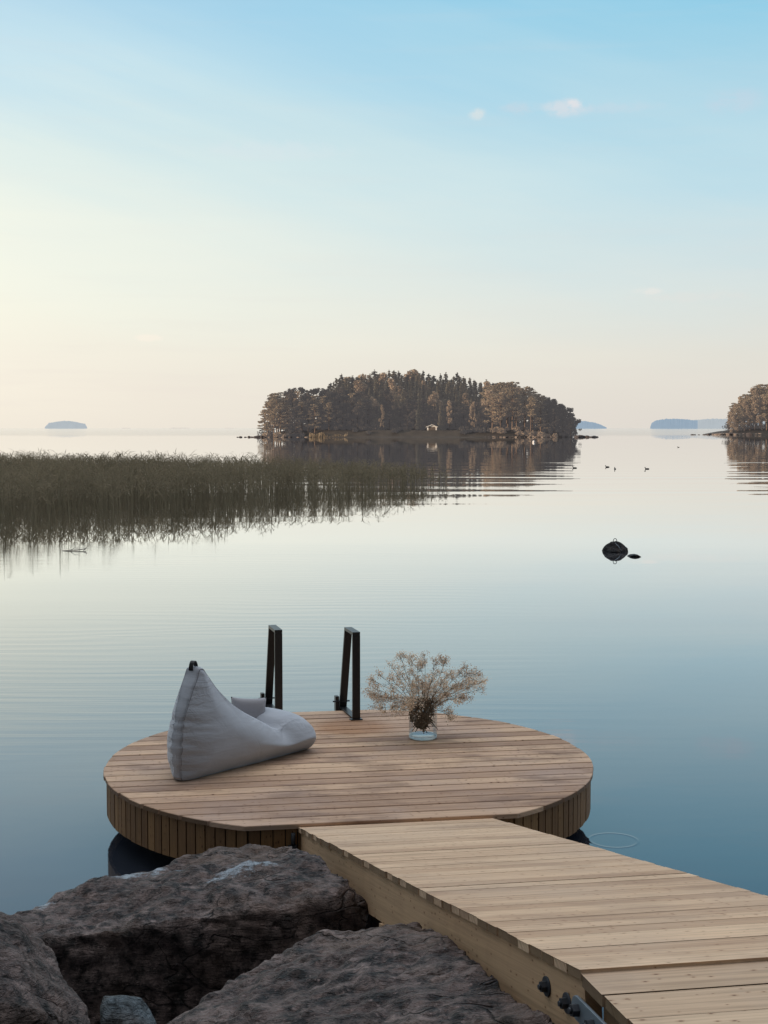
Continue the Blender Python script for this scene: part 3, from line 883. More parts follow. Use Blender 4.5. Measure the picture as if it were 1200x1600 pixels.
    for k in range(11):
        a = PI * k / 10
        pts.append(ap + Vector((-math.cos(a) * 0.026 - 0.012, -math.cos(a) * -0.004, math.sin(a) * 0.062 - 0.004)))
    for q0, q1 in zip(pts[:-1], pts[1:]):
        for sg in (1, -1):
            o_ = Vector((0, 0.0, 0))
            mb.face([q0 + Vector((0, -W, 0)), q0 + Vector((0, W, 0)), q1 + Vector((0, W, 0)), q1 + Vector((0, -W, 0))][::sg], None, 0.5, True)
        break
    mb = MB()
    for q0, q1 in zip(pts[:-1], pts[1:]):
        nrm_ = (q1 - q0).cross(Vector((0, 1, 0))).normalized() * 0.0025
        a_, b_ = Vector((0, -W, 0)), Vector((0, W, 0))
        mb.face([q0 + a_ + nrm_, q0 + b_ + nrm_, q1 + b_ + nrm_, q1 + a_ + nrm_]); mb.face([q0 + b_ - nrm_, q0 + a_ - nrm_, q1 + a_ - nrm_, q1 + b_ - nrm_])
        mb.face([q0 + a_ - nrm_, q0 + a_ + nrm_, q1 + a_ + nrm_, q1 + a_ - nrm_]); mb.face([q0 + b_ + nrm_, q0 + b_ - nrm_, q1 + b_ - nrm_, q1 + b_ + nrm_])
    o = mb.build('carrying_loop', M['black_metal'], root); o['label'] = 'black carrying loop at the peak of the bean bag'
    mb = MB(); c = Vector((0.0 - off.x, -g0 - off.y, 0.012))
    mb.box(c + Vector((-0.008, -0.012, 0)), (0.035, -0.008, 0), (0.002, 0.006, 0), (0, 0, 0.014)); mb.build('care_tag', M['black_metal'], root)
    tag(root, 'light grey bean bag lounger with a pointed back, seen from behind on the round deck', 'bean bag')
    return root, th, k
bag, BTH, BK = bean_bag()

def pillow():
    n = 22; vs, fs, cr = [], [], []
    Wd, Hd, T = 0.25, 0.25, 0.07
    for sgn in (1, -1):
        for j in range(n + 1):
            for i in range(n + 1):
                u, v = -1 + 2 * i / n, -1 + 2 * j / n
                e = max(0, (1 - u ** 4) * (1 - v ** 4)) ** 0.55
                pinch = 1 - 0.07 * (1 - v * v) * abs(u) ** 3; pinch2 = 1 - 0.09 * (1 - u * u) * abs(v) ** 3
                vs.append((u * Wd / 2 * pinch, sgn * T * e, v * Hd / 2 * pinch2)); cr.append(0.5 * (1 - e))
    m1 = (n + 1) ** 2
    for sgn, b in ((1, 0), (-1, m1)):
        for j in range(n):
            for i in range(n):
                a = b + j * (n + 1) + i; f = (a, a + 1, a + n + 2, a + n + 1)
                fs.append(f[::-1] if sgn > 0 else f)
    o = mesh_obj('cushion', vs, fs, M['fabric_pillow'], None, True, {'crease': cr})
    bm = bmesh.new(); bm.from_mesh(o.data); bmesh.ops.remove_doubles(bm, verts=bm.verts, dist=1e-4); bmesh.ops.recalc_face_normals(bm, faces=bm.faces); bm.to_mesh(o.data); bm.free()
    o.data.polygons.foreach_set('use_smooth', np.ones(len(o.data.polygons), dtype=bool))
    c = at_y(388, 1118, 9.10)
    o.location = c
    o.rotation_euler = (math.radians(-12), math.radians(5), math.radians(20))
    return tag(o, 'small grey cushion with pointed corners lying on the seat of the bean bag', 'cushion')
pillow()

# ------------------------------------------------------------------ vase and dried flowers
def vase_and_flowers():
    base = on_z(661, 1153.5, DECK_Z)
    m, t, b = material('clear_glass')
    tr = t.node('ShaderNodeBsdfTransparent'); tr.inputs[0].default_value = (0.95, 0.97, 0.98, 1)
    gl = t.node('ShaderNodeBsdfGlossy'); gl.inputs['Roughness'].default_value = 0.02
    lw = t.node('ShaderNodeFresnel'); lw.inputs[0].default_value = 1.33
    mx = t.node('ShaderNodeMixShader'); t.l.new(t.math('MULTIPLY', lw.outputs[0], 0.6), mx.inputs[0])
    t.l.new(tr.outputs[0], mx.inputs[1]); t.l.new(gl.outputs[0], mx.inputs[2])
    t.l.new(mx.outputs[0], m.node_tree.nodes['Material Output'].inputs[0])
    mb_, t, b = material('thick_glass')
    b.inputs['Base Color'].default_value = (0.80, 0.92, 0.96, 1); b.inputs['Roughness'].default_value = 0.06
    b.inputs['Transmission Weight'].default_value = 0.55; b.inputs['IOR'].default_value = 1.45
    R, H = 0.100, 0.285
    prof = [(R, 0.026), (R, H - 0.003), (R - 0.002, H), (R - 0.005, H - 0.002), (R - 0.004, H - 0.004)]
    pbase = [(0, 0.0), (R - 0.010, 0.0), (R - 0.002, 0.004), (R + 0.0005, 0.014), (R - 0.001, 0.026), (R - 0.014, 0.022), (0, 0.020)]
    n = 40; vs, fs = [], []
    for r, z in prof:
        for k in range(n):
            vs.append((r * math.cos(2 * PI * k / n), r * math.sin(2 * PI * k / n), z))
    for i in range(len(prof) - 1):
        for k in range(n):
            j = (k + 1) % n
            fs.append((i * n + k, i * n + j, (i + 1) * n + j, (i + 1) * n + k))
    o = mesh_obj('glass_vase', vs, fs, m, None, True)
    bm = bmesh.new(); bm.from_mesh(o.data); bmesh.ops.remove_doubles(bm, verts=bm.verts, dist=1e-5); bmesh.ops.recalc_face_normals(bm, faces=bm.faces); bm.to_mesh(o.data); bm.free()
    o.data.polygons.foreach_set('use_smooth', np.ones(len(o.data.polygons), dtype=bool))
    o.location = (base.x, base.y, DECK_Z + 0.002)
    vb, fb = [], []
    for r, z in pbase:
        for k in range(n): vb.append((r * math.cos(2 * PI * k / n), r * math.sin(2 * PI * k / n), z))
    for i in range(len(pbase) - 1):
        for k in range(n):
            j = (k + 1) % n; fb.append((i * n + k, i * n + j, (i + 1) * n + j, (i + 1) * n + k))
    ob = mesh_obj('base', vb, fb, mb_, o, True); ob['label'] = 'thick pale blue glass base of the vase'
    bm = bmesh.new(); bm.from_mesh(ob.data); bmesh.ops.remove_doubles(bm, verts=bm.verts, dist=1e-5); bmesh.ops.recalc_face_normals(bm, faces=bm.faces); bm.to_mesh(ob.data); bm.free()
    tag(o, 'clear straight-sided glass vase holding dried flowers on the round deck', 'vase')
    # bouquet
    ms = leaf_mat('dry_stems', (0.12, 0.09, 0.06, 1), (0.26, 0.20, 0.14, 1), HAZE, 0.0, 0.0)
    mf = leaf_mat('dry_blossoms', (0.74, 0.59, 0.46, 1), (1.0, 0.87, 0.72, 1), HAZE, 0.0, 0.5)
    md = leaf_mat('brown_seed_heads', (0.13, 0.09, 0.055, 1), (0.32, 0.24, 0.165, 1), HAZE, 0.0, 0.2)
    root = tag(empty('dried_bouquet', (base.x, base.y, DECK_Z + 0.03)), 'loose bouquet of beige dried baby’s-breath spreading out of the glass vase', 'flowers')
    rr = random.Random(17)
    # heads of the main stems: (dx along view, height) in metres from the vase foot, and depth
    heads = []
    def hd(px, py, dy): 
        p = at_y(px, py, base.y + dy); heads.append(Vector((p.x - base.x, dy, p.z - DECK_Z - 0.03)))
    for px, py in ((624, 1018), (640, 1022), (664, 1030), (607, 1034), (680, 1035), (697, 1030), (652, 1040), (590, 1052), (583, 1075), (592, 1108), (612, 1062),
                   (603, 1088), (628, 1055), (700, 1052), (712, 1072), (722, 1050), (738, 1048), (761, 1076), (762, 1062), (754, 1046), (745, 1066), (577, 1084), (579, 1062), (588, 1096), (730, 1066), (676, 1058), (690, 1075), (644, 1070), (722, 1090),
                   (660, 1070), (626, 1090), (668, 1090), (702, 1120), (612, 1105), (640, 1100), (672, 1105)):
        hd(px, py, rr.uniform(-0.24, 0.26))
    up = Vector((0, 0, 1))
    def blob(mb, c, s, rnd):
        q = Quaternion((rr.uniform(-1, 1), rr.uniform(-1, 1), rr.uniform(-1, 1), rr.uniform(-1, 1))).normalized()
        for k in range(3):
            a = q @ Vector((math.cos(k * 1.05), math.sin(k * 1.05), 0.3 * (k - 1))); bb = q @ Vector((-0.6 * math.sin(k * 1.05), 0.6 * math.cos(k * 1.05), 0.4))
            mb.face([c - a * s - bb * s * 0.4, c + bb * s * 0.9, c + a * s, c - bb * s * 0.9], None, rnd)
    for hi, hpt in enumerate(heads):
        st, bl = MB(), MB()
        a0 = rr.uniform(0, 2 * PI)
        foot = Vector((math.cos(a0) * 0.06 * rr.random() - hpt.x * 0.16, math.sin(a0) * 0.06 * rr.random() - hpt.y * 0.1, rr.uniform(0.01, 0.08)))
        rim = Vector((max(-0.08, min(0.08, hpt.x * 0.32 + rr.uniform(-.02, .02))), max(-0.08, min(0.08, hpt.y * 0.32 + rr.uniform(-.02, .02))), 0.25))
        def bez(s):
            c1 = rim; return foot * (1 - s) ** 2 + c1 * 2 * s * (1 - s) + hpt * s * s
        path = [bez(k / 9) for k in range(10)]
        st.tube(path, [0.0028 - 0.0018 * k / 9 for k in range(10)], 5)
        def spray(p, d, L, lev):
            d = d.normalized()
            q = p + d * L
            st.tube([p, p + d * L * 0.5 + Vector((rr.gauss(0, .004), rr.gauss(0, .004), rr.gauss(0, .004))), q], [0.0014 - 0.0003 * lev, 0.0012 - 0.0003 * lev, 0.0008], 4, False)
            if lev >= 2:
                for _ in range(rr.randint(4, 8)):
                    c = q + Vector((rr.gauss(0, .013), rr.gauss(0, .013), rr.gauss(0, .012)))
                    blob(bl, c, rr.uniform(0.0026, 0.0054), rr.random())
                return
            for _ in range(rr.randint(3, 4)):
                nd = (d + Vector((rr.gauss(0, .6), rr.gauss(0, .6), rr.gauss(0.12, .45)))).normalized()
                spray(q if rr.random() < .6 else p + d * L * 0.65, nd, L * rr.uniform(0.55, 0.8), lev + 1)
        dh = (path[-1] - path[-2])
        spray(path[-2], dh, 0.035, 0)
        for k in (4, 5, 6, 7, 8, 8):
            if rr.random() < 0.9:
                d = (path[k + 1] - path[k]).normalized() + Vector((rr.gauss(0, .7), rr.gauss(0, .7), rr.gauss(-0.05, .5)))
                spray(path[k], d, rr.uniform(0.022, 0.06), rr.choice((0, 0, 1)))
        so_ = st.build('stem', ms, root)
        if bl.f: bl.build('blossoms', mf, so_)
    # crushed brown leaves and seed heads bunched inside the glass
    mb = MB()
    for _ in range(1300):
        a = rr.uniform(0, 2 * PI); z = 0.036 + 0.215 * rr.random() ** 0.8
        r = (0.092 if z < 0.25 else 0.115) * math.sqrt(rr.random()) * (0.40 + 0.60 * min(1, (z - 0.05) / 0.06))
        c = Vector((r * math.cos(a) - 0.012, r * math.sin(a), z))
        blob(mb, c, rr.uniform(0.004, 0.011), rr.random())
    o = mb.build('seed_heads', md, root); o['label'] = 'dark brown seed heads bunched inside the glass'
vase_and_flowers()

# ------------------------------------------------------------------ boulders
def boulder(name, pts, label, voxel, amp, mat, seed, lichen=(), smooth=6, strata=0.0):
    bm = bmesh.new()
    cen = sum((Vector(p) for p in pts), Vector()) / len(pts)
    for p in pts: bm.verts.new(Vector(p) - cen)
    bmesh.ops.convex_hull(bm, input=bm.verts)
    me = bpy.data.meshes.new(name); bm.to_mesh(me); bm.free()
    o = bpy.data.objects.new(name, me); C.objects.link(o)
    r = o.modifiers.new('r', 'REMESH'); r.mode = 'VOXEL'; r.voxel_size = voxel
    s = o.modifiers.new('s', 'SMOOTH'); s.factor = 0.5; s.iterations = smooth
    dg = bpy.context.evaluated_depsgraph_get(); dg.update()
    ev = o.evaluated_get(dg); nm = bpy.data.meshes.new_from_object(ev)
    o.modifiers.clear(); o.data = nm; nm.name = name
    nv = len(nm.vertices)
    co = np.empty(nv * 3, dtype=np.float32); nm.vertices.foreach_get('co', co); co = co.reshape(-1, 3)
    no = np.empty(nv * 3, dtype=np.float32); nm.vertices.foreach_get('normal', no) if False else None
    nrm = [v.normal.copy() for v in nm.vertices]
    lic = np.zeros(nv, dtype=np.float32)
    sv_ = Vector((seed * 3.1, seed * 1.7, seed * 5.3))
    for i in range(nv):
        p = Vector(co[i].tolist()); q = p + sv_
        big = noise.fractal(q * 1.3, 1.0, 2.0, 4)
        rid = 0.5 - abs(noise.noise(q * 3.1))
        ter = noise.fractal(Vector((q.x * 5, q.y * 5, q.z * 9)), 0.9, 2.1, 4)
        cellv = noise.voronoi(q * 4.5)[0]
        chip = (cellv[1] - cellv[0])
        fine = noise.fractal(q * 22, 0.8, 2.0, 3)
        # flaky strata leaning with the top face
        stq = (q.z * 26 + q.x * 2.0 + 3 * noise.noise(q * 2.2))
        flake = (stq - math.floor(stq))
        d = amp * (0.9 * big + 0.55 * rid + 0.50 * ter + 0.16 * fine - 0.35 * max(0, 0.10 - chip) * 6) + strata * (flake - 0.5) * max(0, 0.4 + noise.noise(q * 1.7))
        co[i] = (p + nrm[i] * d)[:]
        w = p + cen
        for lp, lr in lichen:
            e = ((w - Vector(lp)).length / lr)
            if e < 2: lic[i] = max(lic[i], math.exp(-e * e))
    nm.vertices.foreach_set('co', co.ravel())
    nm.update()
    a = nm.attributes.new('lichen', 'FLOAT', 'POINT'); a.data.foreach_set('value', lic)
    nm.polygons.foreach_set('use_smooth', np.ones(len(nm.polygons), dtype=bool))
    nm.materials.clear(); nm.materials.append(mat)
    o.location = cen
    return tag(o, label, 'boulder' if voxel > 0.011 else 'stone')

def A(px, py, d): return tuple(at_y(px, py, d))
# big flat-topped slab reaching under the gangway
top_back = [A(8, 1436, 6.00), A(90, 1402, 6.35), A(165, 1376, 6.6), A(240, 1360, 6.75), A(305, 1342, 6.85), A(350, 1326, 6.9), A(395, 1314, 6.95), A(455, 1319, 6.75), A(478, 1328, 6.6), A(512, 1352, 6.35)]
top_front = [A(55, 1475, 5.72), A(150, 1452, 5.75), A(250, 1432, 5.85), A(350, 1430, 5.82), A(450, 1420, 5.8), A(515, 1400, 5.9), A(545, 1365, 6.1)]
low = []
for px, d in ((60, 5.65), (200, 5.62), (350, 5.62), (480, 5.68), (565, 5.8)):
    p = at_y(px, 1500, d); low.append((p.x, p.y, -0.35))
low += [(at_y(30, 1400, 6.3).x, 6.3, -0.35), (at_y(300, 1400, 6.9).x, 6.85, -0.35), (at_y(470, 1400, 6.8).x, 6.7, -0.35), A(576, 1440, 5.95), A(563, 1395, 6.1)]
lich = [(A(400, 1352, 6.35), 0.10), (A(375, 1362, 6.3), 0.12), (A(340, 1372, 6.2), 0.06), (A(240, 1372, 6.6), 0.09), (A(205, 1378, 6.6), 0.10), (A(280, 1376, 6.5), 0.06), (A(75, 1413, 6.2), 0.05), (A(165, 1515, 5.6), 0.075)]
boulder('boulder', top_back + top_front + low, 'large flat-topped granite boulder with pale lichen, beside the foot of the gangway', 0.020, 0.052, M['rock'], 1, lich, 4, 0.008)
# boulder at the bottom right, against the gangway
def gd(px): return (L0 + G * gy(px)).y - 0.10          # just on this side of the gangway
b2 = [A(255, 1612, 4.35), A(312, 1567, 4.5), A(392, 1513, 4.75), A(468, 1472, 4.95), A(522, 1459, 5.0), A(575, 1460, 5.05), A(612, 1446, 5.1), A(652, 1440, min(5.15, gd(652))), A(694, 1455, min(5.1, gd(694))), A(746, 1496, gd(746)), A(806, 1541, gd(806)), A(866, 1590, gd(866)), A(890, 1640, gd(890)),
      A(400, 1640, 4.0), A(560, 1600, 4.0), A(700, 1610, 3.95), A(820, 1660, 3.7)]
for px, d in ((250, 4.3), (420, 4.9), (600, 5.2), (745, 4.75), (890, 3.75), (560, 3.6), (350, 3.8), (800, 3.5)):
    p = at_y(px, 1500, d); b2.append((p.x, p.y, -0.2))
boulder('boulder', b2, 'rough brown-grey boulder wedged against the side of the gangway', 0.016, 0.045, M['rock'], 2, [(A(735, 1578, 4.45), 0.035), (A(742, 1588, 4.4), 0.03), (A(640, 1530, 4.7), 0.05), (A(470, 1588, 4.3), 0.022), (A(690, 1545, 4.6), 0.04)], 6, 0.008)
# boulder at the bottom left
b3 = [A(-60, 1425, 4.6), A(0, 1432, 4.7), A(45, 1450, 4.75), A(98, 1512, 4.65), A(130, 1560, 4.5), A(150, 1610, 4.35), A(-100, 1470, 4.3), A(20, 1500, 4.35), A(60, 1580, 4.15), A(-150, 1500, 4.5), A(-120, 1600, 4.0)]
for px, d in ((-200, 4.6), (-60, 4.9), (60, 4.85), (165, 4.4), (60, 3.8), (-200, 3.8)):
    p = at_y(px, 1500, d); b3.append((p.x, p.y, -0.1))
boulder('boulder', b3, 'rounded speckled boulder overlapping the left end of the flat-topped one', 0.015, 0.036, M['rock'], 3, [(A(-20, 1500, 4.4), 0.05)], 7, 0.004)
# small smooth stone between them
c4 = at_y(200, 1592, 4.55); b4 = []
for k in range(40):
    a = k * 2.39996; z = 1 - 2 * (k + .5) / 40; r = math.sqrt(1 - z * z)
    e_ = 1 + 0.34 * noise.noise((r * math.cos(a) * 1.1 + 3, r * math.sin(a) * 1.1, z * 1.1))
    b4.append((c4.x + 0.105 * r * math.cos(a) * e_, c4.y + 0.10 * r * math.sin(a) * e_, c4.z + (0.078 * z - 0.2 * 0.1 * math.cos(a)) * e_))
boulder('stone', b4, 'small smooth blue-grey stone lying between the boulders', 0.009, 0.006, M['rock_blue'], 4, (), 2)
# dark stone visible behind, below the gangway
b5 = []
c5 = Vector((at_y(640, 1400, 6.0).x, 6.05, -0.02))
for k in range(30):
    a = k * 2.39996; z = 1 - 2 * (k + .5) / 30; r = math.sqrt(1 - z * z)
    b5.append((c5.x + 0.42 * r * math.cos(a), c5.y + 0.34 * r * math.sin(a), c5.z + 0.2 * z))
boulder('boulder', b5, 'dark wet boulder in the shadow under the gangway', 0.03, 0.03, M['rock_wet'], 6, (), 4)

# ------------------------------------------------------------------ rock with a mooring ring out in the lake
def lake_rock():
    d = on_z(961, 861.5, 0).y
    pts = []
    for px, py in ((942, 858), (947, 852), (955, 848), (962, 845), (970, 849), (977, 855), (981, 858)):
        pts.append(A(px, py, d)); 
    for px in (942, 955, 968, 981):
        p = at_y(px, 860, d - 0.25 if px in (955, 968) else d); pts.append((p.x, p.y, 0.02)); pts.append((p.x * 1.0, p.y + 0.35, -0.1)); pts.append((p.x, p.y, -0.3))
    for px, py in ((955, 853), (968, 854)):
        pts.append(A(px, py, d + 0.3))
    o = boulder('lake_rock', pts, 'black rock with an iron mooring ring rising out of the open water', 0.016, 0.035, M['rock_wet'], 9, (), 1)
    o['category'] = 'rock'
    top = at_y(961, 847, d) - o.location
    mb = MB(); ring = []
    for k in range(17):
        a = PI * (-0.1 + 1.2 * k / 16)
        ring.append(top + Vector((math.cos(a) * 0.038, 0, 0.02 + math.sin(a) * 0.055)))
    mb.tube(ring, 0.007, 6); mb.build('mooring_ring', M['bolt'], o)
    mb = MB(); mb.tube([top + Vector((-0.005, -0.06, -0.02)), at_y(966, 853, d - 0.14) - o.location, at_y(971, 861, d - 0.22) - o.location], 0.006, 5); mb.build('chain', M['grey_metal'], o)
    d2 = on_z(991, 869.5, 0).y; pts = []
    for px, zz in ((981, 0.0), (985, 0.035), (991, 0.045), (997, 0.035), (1001, 0.0)):
        p = at_y(px, 869, d2)
        for dy in (-0.12, 0.12): pts.append((p.x, d2 + dy, zz))
        pts.append((p.x, d2, -0.15))
    o2 = boulder('lake_rock', pts, 'flat black rock just breaking the surface beside the mooring rock', 0.012, 0.008, M['rock_wet'], 10, (), 2)
    o2['category'] = 'rock'
lake_rock()

# ------------------------------------------------------------------ reed bed
def reed_bed():
    fr_px = [-200, 0, 60, 130, 220, 330, 420, 520, 600, 660, 724]
    fr_y = [845, 822, 820, 812, 806, 796, 788, 783, 776, 768, 758]
    bk_px = [-200, 0, 200, 400, 560, 650, 724]
    bk_y = [747, 747, 748, 749, 750, 752, 753]
    ht_px = [-200, 0, 250, 400, 550, 640, 700]
    ht = [1.24, 1.24, 1.18, 1.08, 0.95, 0.84, 0.64]
    V, Fc = [], []
    cnt = 0
    N = 17500
    px = RNG.uniform(-190, 724, N)
    rows = RNG.random(N)
    yf = np.interp(px, fr_px, fr_y); yb = np.interp(px, bk_px, bk_y)
    df = CAM_Z * F / (yf - HORIZON); db = CAM_Z * F / (yb - HORIZON)
    dist = df + (db - df) * rows
    # keep constant density on the ground: probability ~ strip depth
    keep = RNG.random(N) < (db - df) / 34.0 * (dist / 60.0)
    # patchy front edge
    cl = np.array([noise.noise((a * 0.035, b * 0.5, 1.3)) for a, b in zip(px, dist)])
    gap = np.array([noise.noise((a * 0.10, 7.7, b * 0.25)) for a, b in zip(px, dist)])
    edge = (dist - df)
    pe = np.clip(edge / 8.0 - 0.06 + 0.6 * cl, 0.022, 1)
    pe = np.where((px > 365), pe * np.clip(1.0 + 0.9 * gap - (px - 365) / 900, 0.12, 1), pe)
    pe = np.where((px > 655), pe * np.clip((726 - px) / 65, 0.08, 1), pe)
    keep &= RNG.random(N) < pe
    px, dist = px[keep], dist[keep]
    gx = (px - CX) / F * dist
    h = np.interp(px, ht_px, ht) * RNG.uniform(0.70, 1.06, len(px)) + 0.085 * RNG.standard_normal(len(px))
    n = len(px)
    print('REEDS', n)
    z0 = np.zeros(n)
    lean = RNG.normal(0, 0.07, (n, 2)); yaw = RNG.uniform(0, 2 * PI, n)
    def strip(P0, P1, wdir, w0, w1):
        nonlocal cnt
        k = len(P0)
        A_, B_, C_, D_ = P0 - wdir * w0[:, None], P0 + wdir * w0[:, None], P1 + wdir * w1[:, None], P1 - wdir * w1[:, None]
        V.append(np.stack([A_, B_, C_, D_], 1).reshape(-1, 3))
        Fc.append(np.arange(4 * k).reshape(-1, 4) + cnt); cnt += 4 * k
    base = np.stack([gx, dist, z0 - 0.05], 1)
    tip = base + np.stack([lean[:, 0] * h, lean[:, 1] * h, h + 0.05], 1)
    mid = (base + tip) / 2 + np.stack([lean[:, 1] * 0.1, lean[:, 0] * .1, z0], 1)
    wd = np.stack([np.cos(yaw) * 0.5 + 0.5, np.sin(yaw) * 0.5, z0], 1)
    o = np.ones(n)
    edge_ = dist - CAM_Z * F / (np.interp(px, fr_px, fr_y) - HORIZON)
    fw = 0.0085 + 0.0065 * np.clip(1 - edge_ / 8.0, 0, 1)
    strip(base, mid, wd, fw, fw * 0.9); strip(mid, tip, wd, fw * 0.9, o * 0.003)
    for L in range(5):
        f = RNG.uniform(0.35, 0.98, n)
        a = RNG.uniform(0, 2 * PI, n); ln = RNG.uniform(0.18, 0.42, n) * np.clip(h, 0.5, 1.3)
        p0 = base + (tip - base) * f[:, None]
        d = np.stack([np.cos(a), np.sin(a), z0], 1)
        p1 = p0 + d * (ln * 0.45)[:, None] + np.stack([z0, z0, ln * 0.45], 1)
        p2 = p1 + d * (ln * 0.5)[:, None] + np.stack([z0, z0, ln * RNG.uniform(-0.25, 0.35, n)], 1)
        wv = np.stack([-np.sin(a) * 0.7, np.cos(a) * 0.7, o * 0.35], 1)
        strip(p0, p1, wv, o * 0.009, o * 0.017); strip(p1, p2, wv, o * 0.017, o * 0.002)
    ob = mesh_obj('reeds', np.concatenate(V), np.concatenate(Fc), M['reed'])
    tag(ob, 'wide bed of dark green reeds standing in the shallow water', 'reeds', kind='stuff')
reed_bed()
# drifting twig at the edge of the reeds
def twig():
    c = on_z(115, 861, 0); mb = MB(); K_ = 0.62
    mb.tube([c + K_ * Vector((-0.42, 0.05, 0.0)), c + K_ * Vector((-0.15, 0.0, 0.02)), c + K_ * Vector((0.10, 0.05, 0.03)), c + K_ * Vector((0.34, 0.3, 0.05)), c + K_ * Vector((0.42, 0.1, 0.10)), c + K_ * Vector((0.36, -0.15, 0.02))], [0.006, 0.009, 0.010, 0.009, 0.007, 0.004], 6)
    mb.tube([c + K_ * Vector((-0.10, 0.0, 0.02)), c + K_ * Vector((0.05, -0.1, 0.12)), c + K_ * Vector((0.18, -0.1, 0.10))], [0.007, 0.005, 0.003], 5)
    o = mb.build('driftwood', M['under']); tag(o, 'thin dark driftwood branch floating at the edge of the reeds', 'driftwood')
twig()

# ------------------------------------------------------------------ trees
def quads(centers, a, b):
    k = len(centers)
    V = np.stack([centers - a - b, centers + a - b, centers + a + b, centers - a + b], 1).reshape(-1, 3)
    return V, np.arange(4 * k).reshape(-1, 4)
def rand_dirs(k, g):
    v = g.standard_normal((k, 3)); return v / np.linalg.norm(v, axis=1)[:, None]
def leaf_cloud(centers, size, g, flat=0.0):
    k = len(centers); d1 = rand_dirs(k, g); d1[:, 2] *= (1 - flat); d1 /= np.linalg.norm(d1, axis=1)[:, None]
    d2 = np.cross(d1, rand_dirs(k, g)); d2 /= np.linalg.norm(d2, axis=1)[:, None]
    s = size * g.uniform(0.55, 1.25, k)[:, None]
    return quads(centers, d1 * s * 0.5, d2 * s * 0.32)
PROTO = {}
def proto_tree(kind, idx, parts):
    PROTO.setdefault(kind, []).append(parts)
def mesh_only(name, V, Fa, mat):
    o = mesh_obj(name, V, Fa, mat); C.objects.unlink(o); me = o.data; bpy.data.objects.remove(o); return me
def trunk_mesh(h, r0, mat, bend=0.0, limbs=(), g=None):
    mb = MB(); pts = [(bend * math.sin(2.2 * k / 8) * h, bend * 0.4 * math.cos(1.7 * k / 8) * h - bend * .4 * h, -0.8 + (h + 0.8) * k / 8) for k in range(9)]
    mb.tube(pts, [r0 * (1 - 0.8 * k / 8) for k in range(9)], 7)
    for (p, q, r) in limbs: mb.tube([p, [(p[i] + q[i]) / 2 + (0.12 if i == 2 else 0) for i in range(3)], q], [r, r * 0.7, r * 0.3], 4, False)
    o = mb.build('trunk', mat); C.objects.unlink(o); me = o.data; bpy.data.objects.remove(o); return me
# all prototypes are 10 m tall and scaled per tree
def make_spruce(seed, slim):
    g = np.random.default_rng(seed); V, Fa, c = [], [], 0
    H = 10.0; W = 2.1 * slim
    pts, a_, b_ = [], [], []
    z = 0.6
    while z < 9.9:
        f = 1 - z / H
        R = W * (f ** 0.8) * g.uniform(0.75, 1.12) + 0.08
        nb_ = int(7 + 7 * f)
        for k in range(nb_):
            an = g.uniform(0, 2 * PI); r = R * g.uniform(0.6, 1.1)
            segs = max(1, int(r / 0.33))
            for s in range(segs):
                q = (s + 0.6) / segs
                pr = r * q; dz = -0.32 * pr * (1 - 0.5 * q) + 0.1 * q * q
                pts.append((math.cos(an) * pr, math.sin(an) * pr, z + dz + g.normal(0, 0.06)))
                d = np.array([math.cos(an), math.sin(an), -0.3]); p = np.array([-math.sin(an), math.cos(an), g.normal(0, .25)])
                w = (0.16 + 0.22 * (1 - q)) * (0.55 + 0.6 * f)
                a_.append(d * 0.24); b_.append(p * w + np.array([0, 0, -0.08]))
        z += 0.26 + 0.16 * f
    V, Fa = quads(np.array(pts), np.array(a_), np.array(b_))
    g2 = leaf_cloud(np.array([[0, 0, 9.6 + 0.06 * k] for k in range(8)]) + g.normal(0, 0.03, (8, 3)), 0.2, g)
    V2, F2 = g2; Fa = np.concatenate([Fa, F2 + len(V)]); V = np.concatenate([V, V2])
    return dict(crown=mesh_only('crown', V, Fa, M['spruce']), trunk=trunk_mesh(9.6, 0.17, M['trunk_dark']))
def make_pine(seed, low, lean):
    g = np.random.default_rng(seed); H = 10.0
    clumps, limbs = [], []
    n = 24
    for k in range(n):
        z = low + (9.6 - low) * ((k + 0.5) / n) ** 0.8
        f = (z - low) / (9.9 - low)
        R = (1.9 - 1.25 * f ** 1.6) * g.uniform(0.45, 1.15)
        an = k * 2.4 + g.normal(0, 0.5)
        cx = lean * math.sin(2.2 * z / 10) * 10 * 0.0 + R * math.cos(an)
        p = (cx, R * math.sin(an), z + 0.15 * R)
        clumps.append((p, g.uniform(0.55, 0.95) * (1.05 - 0.35 * f)))
        limbs.append(((0, 0, z - 0.45), p, 0.055))
    pts = []
    for p, r in clumps:
        k = int(66 * (r / 0.8) ** 2)
        d = rand_dirs(k, g) * (g.random(k) ** 0.45)[:, None] * np.array([r * 1.25, r * 1.25, r * 0.36])
        pts.append(np.array(p) + d)
    V, Fa = leaf_cloud(np.concatenate(pts), 0.34, g, 0.35)
    return dict(crown=mesh_only('crown', V, Fa, M['pine']), trunk=trunk_mesh(9.3, 0.17, M['trunk_pine'], 0.012, limbs))
